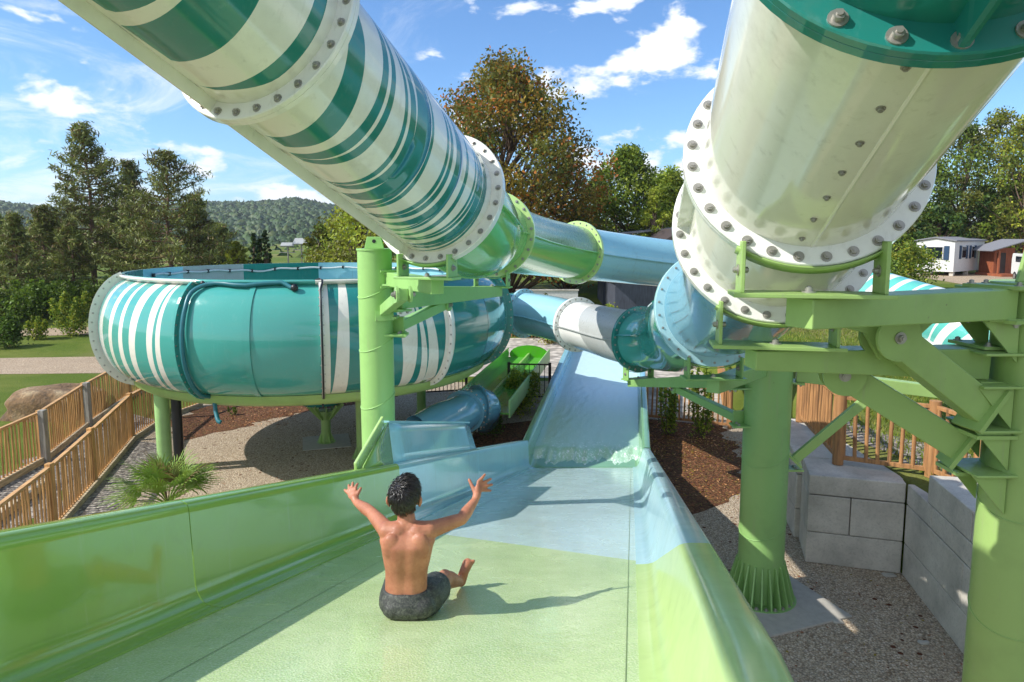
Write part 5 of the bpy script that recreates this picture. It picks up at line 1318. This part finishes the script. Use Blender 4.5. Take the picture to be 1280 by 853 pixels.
shrub(G(645, 516), 1.25, 1.7, 'dense green shrub in the shade beside the run-out wall', 9, [L_SHR, L_OAK2, L_SHR2], 5600, .085, stems=14)
shrub(G(612, 545), .55, .9, 'low dark sprawling plant below the dense shrub by the run-out', 10, [L_DARK, L_SHR], 1600, .06)
shrub(G(834, 545), 1.75, .7, 'young thin-leaved shrub in the bark bed nearest the run-out', 11, [L_SHR, L_OAK2], 1500, .09, stems=6)
shrub(G(876, 548), 1.95, .8, 'taller young shrub in the bark bed beside the ribbed column', 12, [L_SHR, L_OAK2], 2000, .09, stems=7)
shrub(at_px(735, 33), 1.7, 3.6, 'green bush beneath the pale blue tube, before the dark building', 13, [L_SHR, L_OAK, L_SHR2], 4200, .15, stems=14)
shrub(at_px(655, 34), 2.1, 3.4, 'dark bush seen between bowl and tubes', 14, [L_OLV, L_DARK], 3600, .15, stems=14)
shrub(at_px(688, 32), .9, 1.4, 'dry grassy bush at the edge of the terrace', 15, [L_YE, L_SHR2], 1200, .12)
shrub(at_px(1118, 44), 3.2, 6.5, 'large bright bush to the left of the mobile home', 16, [L_SHR, L_SHR2, L_OAK], 7000, .2, stems=22)
shrub(at_px(1085, 40), 2.2, 4.5, 'bush low behind the striped slide', 17, [L_SHR, L_OAK], 4000, .2, stems=14)
for k, (px, py) in enumerate([(212, 522), (292, 519)]): shrub(G(px, py), .3, .35, ['tiny seedling on the bark beside the black pipe', 'tiny seedling on the bark under the middle of the bowl'][k], 90 + k, [L_SHR], 120, .07, 'seedling', 'plant', None, 3)
# fan palm against the slide wall
pb_ = G(212, 668); palm = thing('fan_palm', pb_, 'spiky fan palm rising behind the green slide wall at left', 'palm'); prng = random.Random(8)
top_ = pb_ + V(0, 0, .55); MB().pipe([pb_, pb_ + V(.02, 0, .3), top_], [.16, .15, .12], 12).build('trunk', M_PBARK, palm)
for i in range(26):
    a = i * 2.399 + prng.uniform(-.3, .3); el = prng.uniform(.25, 1.4); e = V(math.cos(a) * math.cos(el), math.sin(a) * math.cos(el), math.sin(el)); hub = top_ + e * prng.uniform(.35, .62)
    mb = MB(); mb.pipe([top_, (top_ + hub) / 2 + V(0, 0, .03), hub], .010, 6); u, v = frame(e); nb = 20
    for k in range(nb):
        g = -1.35 + 2.7 * k / (nb - 1); d = nrm(e * math.cos(g) + u * math.sin(g)); L_ = .64 * (1 - .22 * abs(g) / 1.35) * prng.uniform(.9, 1.08); wv = nrm(np.cross(d, v)) * .013
        dr = prng.uniform(.05, .28); p1 = hub + d * L_ * .5 + v * .03; p2 = hub + d * L_ * .8 - V(0, 0, L_ * dr * .35); p3 = hub + d * L_ - V(0, 0, L_ * dr)
        mb.add([hub - wv * .3, hub + wv * .3, p1 + wv, p2 + wv * .7, p3, p2 - wv * .7, p1 - wv], [(0, 1, 2, 6), (6, 2, 3, 5), (5, 3, 4)])
    mb.build('frond', L_PALM if i % 7 else L_PINE3, palm)
# ------------------------------------------------------------------ wooded hills
def hill_h(x, y):
    az = np.arctan2(x, y); d = np.hypot(x, y); px = 640 + FPX * np.tan(az)
    crest = np.interp(px, [-400, 0, 60, 140, 260, 310, 345, 372, 400, 440, 560, 700, 900, 1300, 1700], [256, 256, 259, 262, 252, 251, 249, 245, 250, 256, 262, 268, 270, 266, 262])
    top = (293 - crest) / FPX * 1000 - 2
    return 1.4 + (top - 1.4) * sst(d, 330, 1000)
m_hill = plain('wooded slope', (54, 74, 38), .95)
az = np.radians(np.linspace(-52, 52, 120)); dd = np.concatenate([np.linspace(200, 1000, 48), [1100, 1300, 1700]])
P = np.zeros((len(dd), len(az), 3))
for i, d in enumerate(dd):
    x, y = d * np.sin(az), d * np.cos(az); z = hill_h(x, y); P[i] = np.stack([x, y, z - 6 - (0 if d <= 1000 else (d - 1000) * .06) + (-.8 if d < 240 else 0)], 1)
hl = MB().grid(P[:, :]).build('hills', m_hill); hl['kind'] = 'structure'
ico = MB(); ico.ball((0, 0, 0), 1.0, 8); iv = np.array(ico.v); ifc = np.array([f for f in ico.f]); N = 17000
a_ = RNG.uniform(math.radians(-38), math.radians(-10), N); d_ = 330 + 690 * RNG.random(N) ** .7; r_ = RNG.uniform(2.6, 5.4, N); a_[-1500:] = RNG.uniform(math.radians(-40), math.radians(8), 1500); d_[-1500:] = RNG.uniform(120, 330, 1500); r_[-1500:] *= .8
cx_, cy_ = d_ * np.sin(a_), d_ * np.cos(a_); cz_ = hill_h(cx_, cy_)
vv = iv[None] * (1 + RNG.normal(0, .14, (N, len(iv), 1))) * np.stack([r_, r_, r_ * RNG.uniform(.9, 1.5, N)], 1)[:, None, :]
vv += np.stack([cx_, cy_, cz_ + r_ * .2 - 6], 1)[:, None, :]
ll = (ifc[None] + (np.arange(N) * len(iv))[:, None, None]).reshape(-1, 4)
L_H = [leafmat('far forest green', (58, 82, 36), .2, .1), leafmat('far forest dark', (46, 70, 33), .2, .1), leafmat('far forest olive', (72, 88, 40), .2, .1)]
fo = big_mesh('hillside_forest', vv.reshape(-1, 3), None, ll, np.repeat(RNG.choice(3, N, p=[.45, .35, .2]), len(ifc)), L_H, smooth=True)
tag(fo, 'far hillside wood covering the ridge behind the pines', 'forest', kind='stuff')
# ------------------------------------------------------------------ buildings
def house_box(root, c, sx, sy, h, rz, mw, name='wall'):
    return MB().box(V(c[0], c[1], c[2] + h / 2), sx, sy, h, rz=rz).build(name, mw, root)
M_SID = plain('white painted boarding', (214, 212, 208), .6); M_ROOFG = plain('grey felt roof', (126, 126, 130), .8); M_NAVY = plain('navy shutter paint', (30, 62, 92), .5); M_GLASS = plain('dark window glass', (24, 32, 38), .06)
mh_w = 56.0; c0 = W(1191, 345, mh_w); g0 = float(rh(c0[0], c0[1])); rz = math.radians(-52); ex = V(math.cos(rz), math.sin(rz), 0); ey = V(-math.sin(rz), math.cos(rz), 0)
FW, SD, HH = 2.9, 6.6, 2.5; cn = V(c0[0], c0[1], g0) - ex * FW / 2 + ey * SD / 2
mh = thing('mobile_home', cn, 'white boarded mobile home with navy shutters on the lawn before the wood', 'mobile home')
MB().obox(cn + V(0, 0, .35 + HH / 2), ex, ey, V(0, 0, 1), FW, SD, HH).build('wall', M_SID, mh)
rf_ = [cn + ex * s_ * (FW / 2 + .15) - ey * (SD / 2 + .15) + V(0, 0, .35 + HH + z) for s_, z in ((-1, .0), (0, .28), (1, .0))]
MB().prism([rf_[0], rf_[1], rf_[2], rf_[2] + V(0, 0, .10), rf_[1] + V(0, 0, .10), rf_[0] + V(0, 0, .10)], ey * (SD + .3)).build('roof', M_ROOFG, mh)
MB().prism([cn + ex * s_ * FW / 2 - ey * (SD / 2 - .01) + V(0, 0, .35 + HH + z) for s_, z in ((-1, .0), (0, .27), (1, .0))], ey * (SD - .02)).build('gable', M_SID, mh)
def window(root, c, along, out, w, h, shutters=True):
    f = MB().obox(c + out * .03, along, out, V(0, 0, 1), w + .12, .05, h + .12).build('window', M_SID, root)
    MB().obox(c + out * .06, along, out, V(0, 0, 1), w, .02, h).build('pane', M_GLASS, f)
    if shutters:
        for s_ in (-1, 1): MB().obox(c + along * s_ * (w / 2 + .30) + out * .03, along, out, V(0, 0, 1), .38, .05, h + .2).build('shutter', M_NAVY, root)
window(mh, cn - ey * SD / 2 + V(0, 0, 1.9), ex, -ey, 1.15, .95)
window(mh, cn + ex * FW / 2 - ey * 1.4 + V(0, 0, 1.95), ey, ex, .8, .9); window(mh, cn + ex * FW / 2 + ey * .6 + V(0, 0, 1.95), ey, ex, .5, .9)
MB().obox(cn + ex * (FW / 2 + .02) + ey * 2.3 + V(0, 0, 1.35), ey, ex, V(0, 0, 1), .85, .05, 1.95).build('door', M_WHITE, mh)
for a in (-1, 1):
    for q in (-1, 0, 1): MB().box(cn + ex * a * (FW / 2 - .2) + ey * q * (SD / 2 - .3) + V(0, 0, .17), .3, .3, .36, rz=rz).build('foot_block', M_CONC, mh)
M_HUT = wood('red brown hut boards', (150, 84, 52)); hc = W(1250, 324, 57); hc[2] = float(rh(hc[0], hc[1]))
hut = thing('wooden_hut', hc, 'red brown wooden hut with a grey lean-to roof at the edge of the wood', 'hut')
MB().box(hc + V(.35, .9, 1.2), 1.7, 1.8, 2.2).build('wall', M_HUT, hut); MB().box(hc + V(.2, -.2, .10), 2.5, 3.2, .2).build('porch_deck', M_HUT, hut)
MB().prism([hc + V(-1.5, -1.2, 2.05), hc + V(1.5, -1.2, 2.95), hc + V(1.5, -1.2, 3.03), hc + V(-1.5, -1.2, 2.13)], V(0, 3.3, 0)).build('roof', M_ROOFG, hut)
for s_ in (-.8, 1.2): MB().box(hc + V(s_, -1.0, 1.2 + s_ * .12), .14, .14, 2.1 + s_ * .2).build('porch_post', M_HUT, hut)
MB().box(hc + V(.1, -.02, 1.05), .7, .06, 1.7).build('door', M_BROWNIRON, hut)
# parked van at the right edge
vc = W(1297, 342, 50); vc[2] = float(rh(vc[0], vc[1])); van = thing('parked_van', vc, 'pale van with dark windscreen parked on the track behind the nearest column', 'van')
prof_v = [(-2.4, .45), (2.3, .45), (2.4, .9), (2.2, 1.2), (1.5, 1.35), (.9, 2.0), (-2.3, 2.05), (-2.42, 1.6)]
vd = nrm(V(-.35, -1, 0)); vs_ = V(-vd[1], vd[0], 0)
MB().prism([vc + vd * a + vs_ * .95 + V(0, 0, z) for a, z in prof_v], -vs_ * 1.9).build('body', M_WHITE, van, .08)
MB().prism([vc + vd * a + vs_ * .8 + V(0, 0, z) for a, z in ((1.56, 1.40), (1.0, 1.93), (1.03, 1.95), (1.60, 1.42))], -vs_ * 1.6).build('windscreen', M_GLASS, van)
for s_ in (-1, 1):
    MB().obox(vc + vs_ * s_ * .955 + vd * -.4 + V(0, 0, 1.62), vd, vs_, V(0, 0, 1), 2.2, .02, .42).build('side_window', M_GLASS, van)
    MB().obox(vc + vd * 2.37 + vs_ * s_ * .65 + V(0, 0, .95), vd, vs_, V(0, 0, 1), .06, .3, .18).build('headlight', M_WHITE, van)
    for q in (-1.5, 1.5):
        w_ = MB().cyl(vc + vd * q + vs_ * s_ * .75 + V(0, 0, .33), vc + vd * q + vs_ * s_ * .97 + V(0, 0, .33), .33, n=20).build('wheel', M_BLACK, van)
        MB().cyl(vc + vd * q + vs_ * s_ * .96 + V(0, 0, .33), vc + vd * q + vs_ * s_ * .985 + V(0, 0, .33), .19, n=14).build('rim', M_BOLT, w_)
# dark building and roofs between the tubes
M_SLATE = wood('slate grey boarding', (72, 76, 88)); M_TILE = plain('dark brown roof', (70, 58, 52), .8)
kc = W(832, 352, 38); gk = float(gh(kc[0], kc[1])); kb = V(kc[0], kc[1], gk)
kio = thing('grey_building', kb, 'slate grey timber building with a dark pitched roof below the pale blue tube', 'building')
MB().box(kb + V(0, 2, 1.35), 5.6, 4, 2.7).build('wall', M_SLATE, kio)
MB().prism([kb + V(-3.4, -.7, 2.6), kb + V(.9, -.7, 5.0), kb + V(5.0, -.7, 2.6), kb + V(5.0, -.7, 2.8), kb + V(.9, -.7, 5.25), kb + V(-3.4, -.7, 2.8)], V(0, 5.5, 0)).build('roof', M_TILE, kio)
MB().prism([kb + V(-2.75, .02, 2.7), kb + V(.9, .02, 4.9), kb + V(2.75, .02, 3.9), kb + V(2.75, .02, 2.7)], V(0, 3.9, 0)).build('gable', M_SLATE, kio)
ac = W(800, 300, 44); ac[2] = float(gh(ac[0], ac[1])); an = thing('shed', ac, 'low shed with a light grey metal roof left of the slate building', 'shed')
MB().box(ac + V(-.3, 1.5, 2.2), 4, 3, 4.4).build('wall', M_SLATE, an); MB().prism([ac + V(-2.6, -.4, 4.4), ac + V(2.4, -.4, 4.9), ac + V(2.4, -.4, 5.0), ac + V(-2.6, -.4, 4.5)], V(0, 4, 0)).build('roof', M_ROOFG, an)
wl2 = W(684, 356, 40); wl2[2] = float(gh(wl2[0], wl2[1])); pw = thing('garden_wall', wl2, 'low white garden wall glimpsed under the green tube', 'wall')
MB().box(wl2 + V(0, 0, .75), 3.6, .25, 1.5).build('wall_body', M_SID, pw); MB().box(wl2 + V(0, 0, 1.53), 3.7, .35, .07).build('coping', M_CONC, pw)
# floodlights and sign plates on masts behind the bowl
for k, (px, py, Y, lb) in enumerate([(361, 306, 46, 'small flat solar lamp on a thin mast beyond the bowl'), (378, 302, 46, 'larger pale floodlight panel on a mast beyond the bowl')]):
    b0 = at_px(px, Y); ht = hgt(py, Y, b0); lt = thing('lamp_mast', b0, lb, 'lamp', 'lamp masts beyond the bowl')
    MB().cyl(b0, b0 + V(0, 0, ht), .05, n=10).build('mast', M_BOLT, lt); mb = MB(); mb.obox(b0 + V(0, 0, ht), (1, 0, 0), (0, .8, .5), (0, -.5, .8), (.9 + .1 * k), .4 + .3 * k, .08); mb.build('lamp_head', M_GREY, lt)
    MB().beam(b0 + V(-.6, 0, ht * .86), b0 + V(.5, 0, ht * .86), .05, .05).build('crossarm', M_BOLT, lt)

# leaf litter and bark chips lying loose on beds and gravel
def litter(name, n, polys, size, mats, label, z=.012):
    c = []
    while len(c) < n:
        x0_, x1_, y0_, y1_ = random.choice(polys); x, y = random.uniform(x0_, x1_), random.uniform(y0_, y1_); c.append((x, y, float(gh(x, y)) + z + random.uniform(0, .012)))
    c = np.array(c); rng = np.random.default_rng(5); v = quads_at(c, size, rng, .6); v[:, :, 2] = c[:, None, 2] + (v[:, :, 2] - c[:, None, 2]) * .35
    o = leaf_object(name, v, rng.integers(0, len(mats), n), mats, None); tag(o, label, 'leaf litter', kind='stuff')
L_DRY = leafmat('dry brown leaf', (128, 78, 46), .3, .05); L_DRY2 = leafmat('pale bark chip', (176, 136, 96), .3, .05)
litter('leaf_litter', 2600, [(3.1, 5.6, 13.0, 19.0), (3.3, 5.8, 15.5, 18.6)], .06, [L_DRY, L_DRY2, L_YE], 'brown leaves and bark chips on the bed beside the run-out')
litter('leaf_litter', 420, [(3.2, 5.6, 6.5, 10.2), (2.6, 4.6, 9, 13), (-7.5, -2, 13, 18)], .05, [L_DRY, L_DRY, L_YE], 'scattered dry leaves on the pale gravel around the columns')
litter('leaf_litter', 1500, [(-8.8, -6.2, 18.2, 22), (-7, -3.8, 20.6, 22.6)], .07, [L_DRY, L_DRY2], 'loose bark chips on the bed behind the bowl posts')
# ------------------------------------------------------------------ air
hm = bpy.data.materials.new('haze'); hm.use_nodes = True; nt = hm.node_tree; nt.nodes.remove(nt.nodes['Principled BSDF'])
pv = nt.nodes.new('ShaderNodeVolumePrincipled'); pv.inputs['Color'].default_value = (.86, .92, 1, 1); pv.inputs['Density'].default_value = .0002; pv.inputs['Anisotropy'].default_value = .2
nt.links.new(pv.outputs[0], nt.nodes['Material Output'].inputs['Volume'])
hz = MB().box((0, 1050, 42), 3800, 2500, 104).build('haze', hm); tag(hz, 'thin bluish summer haze in front of the far wooded ridge', 'haze', kind='stuff')
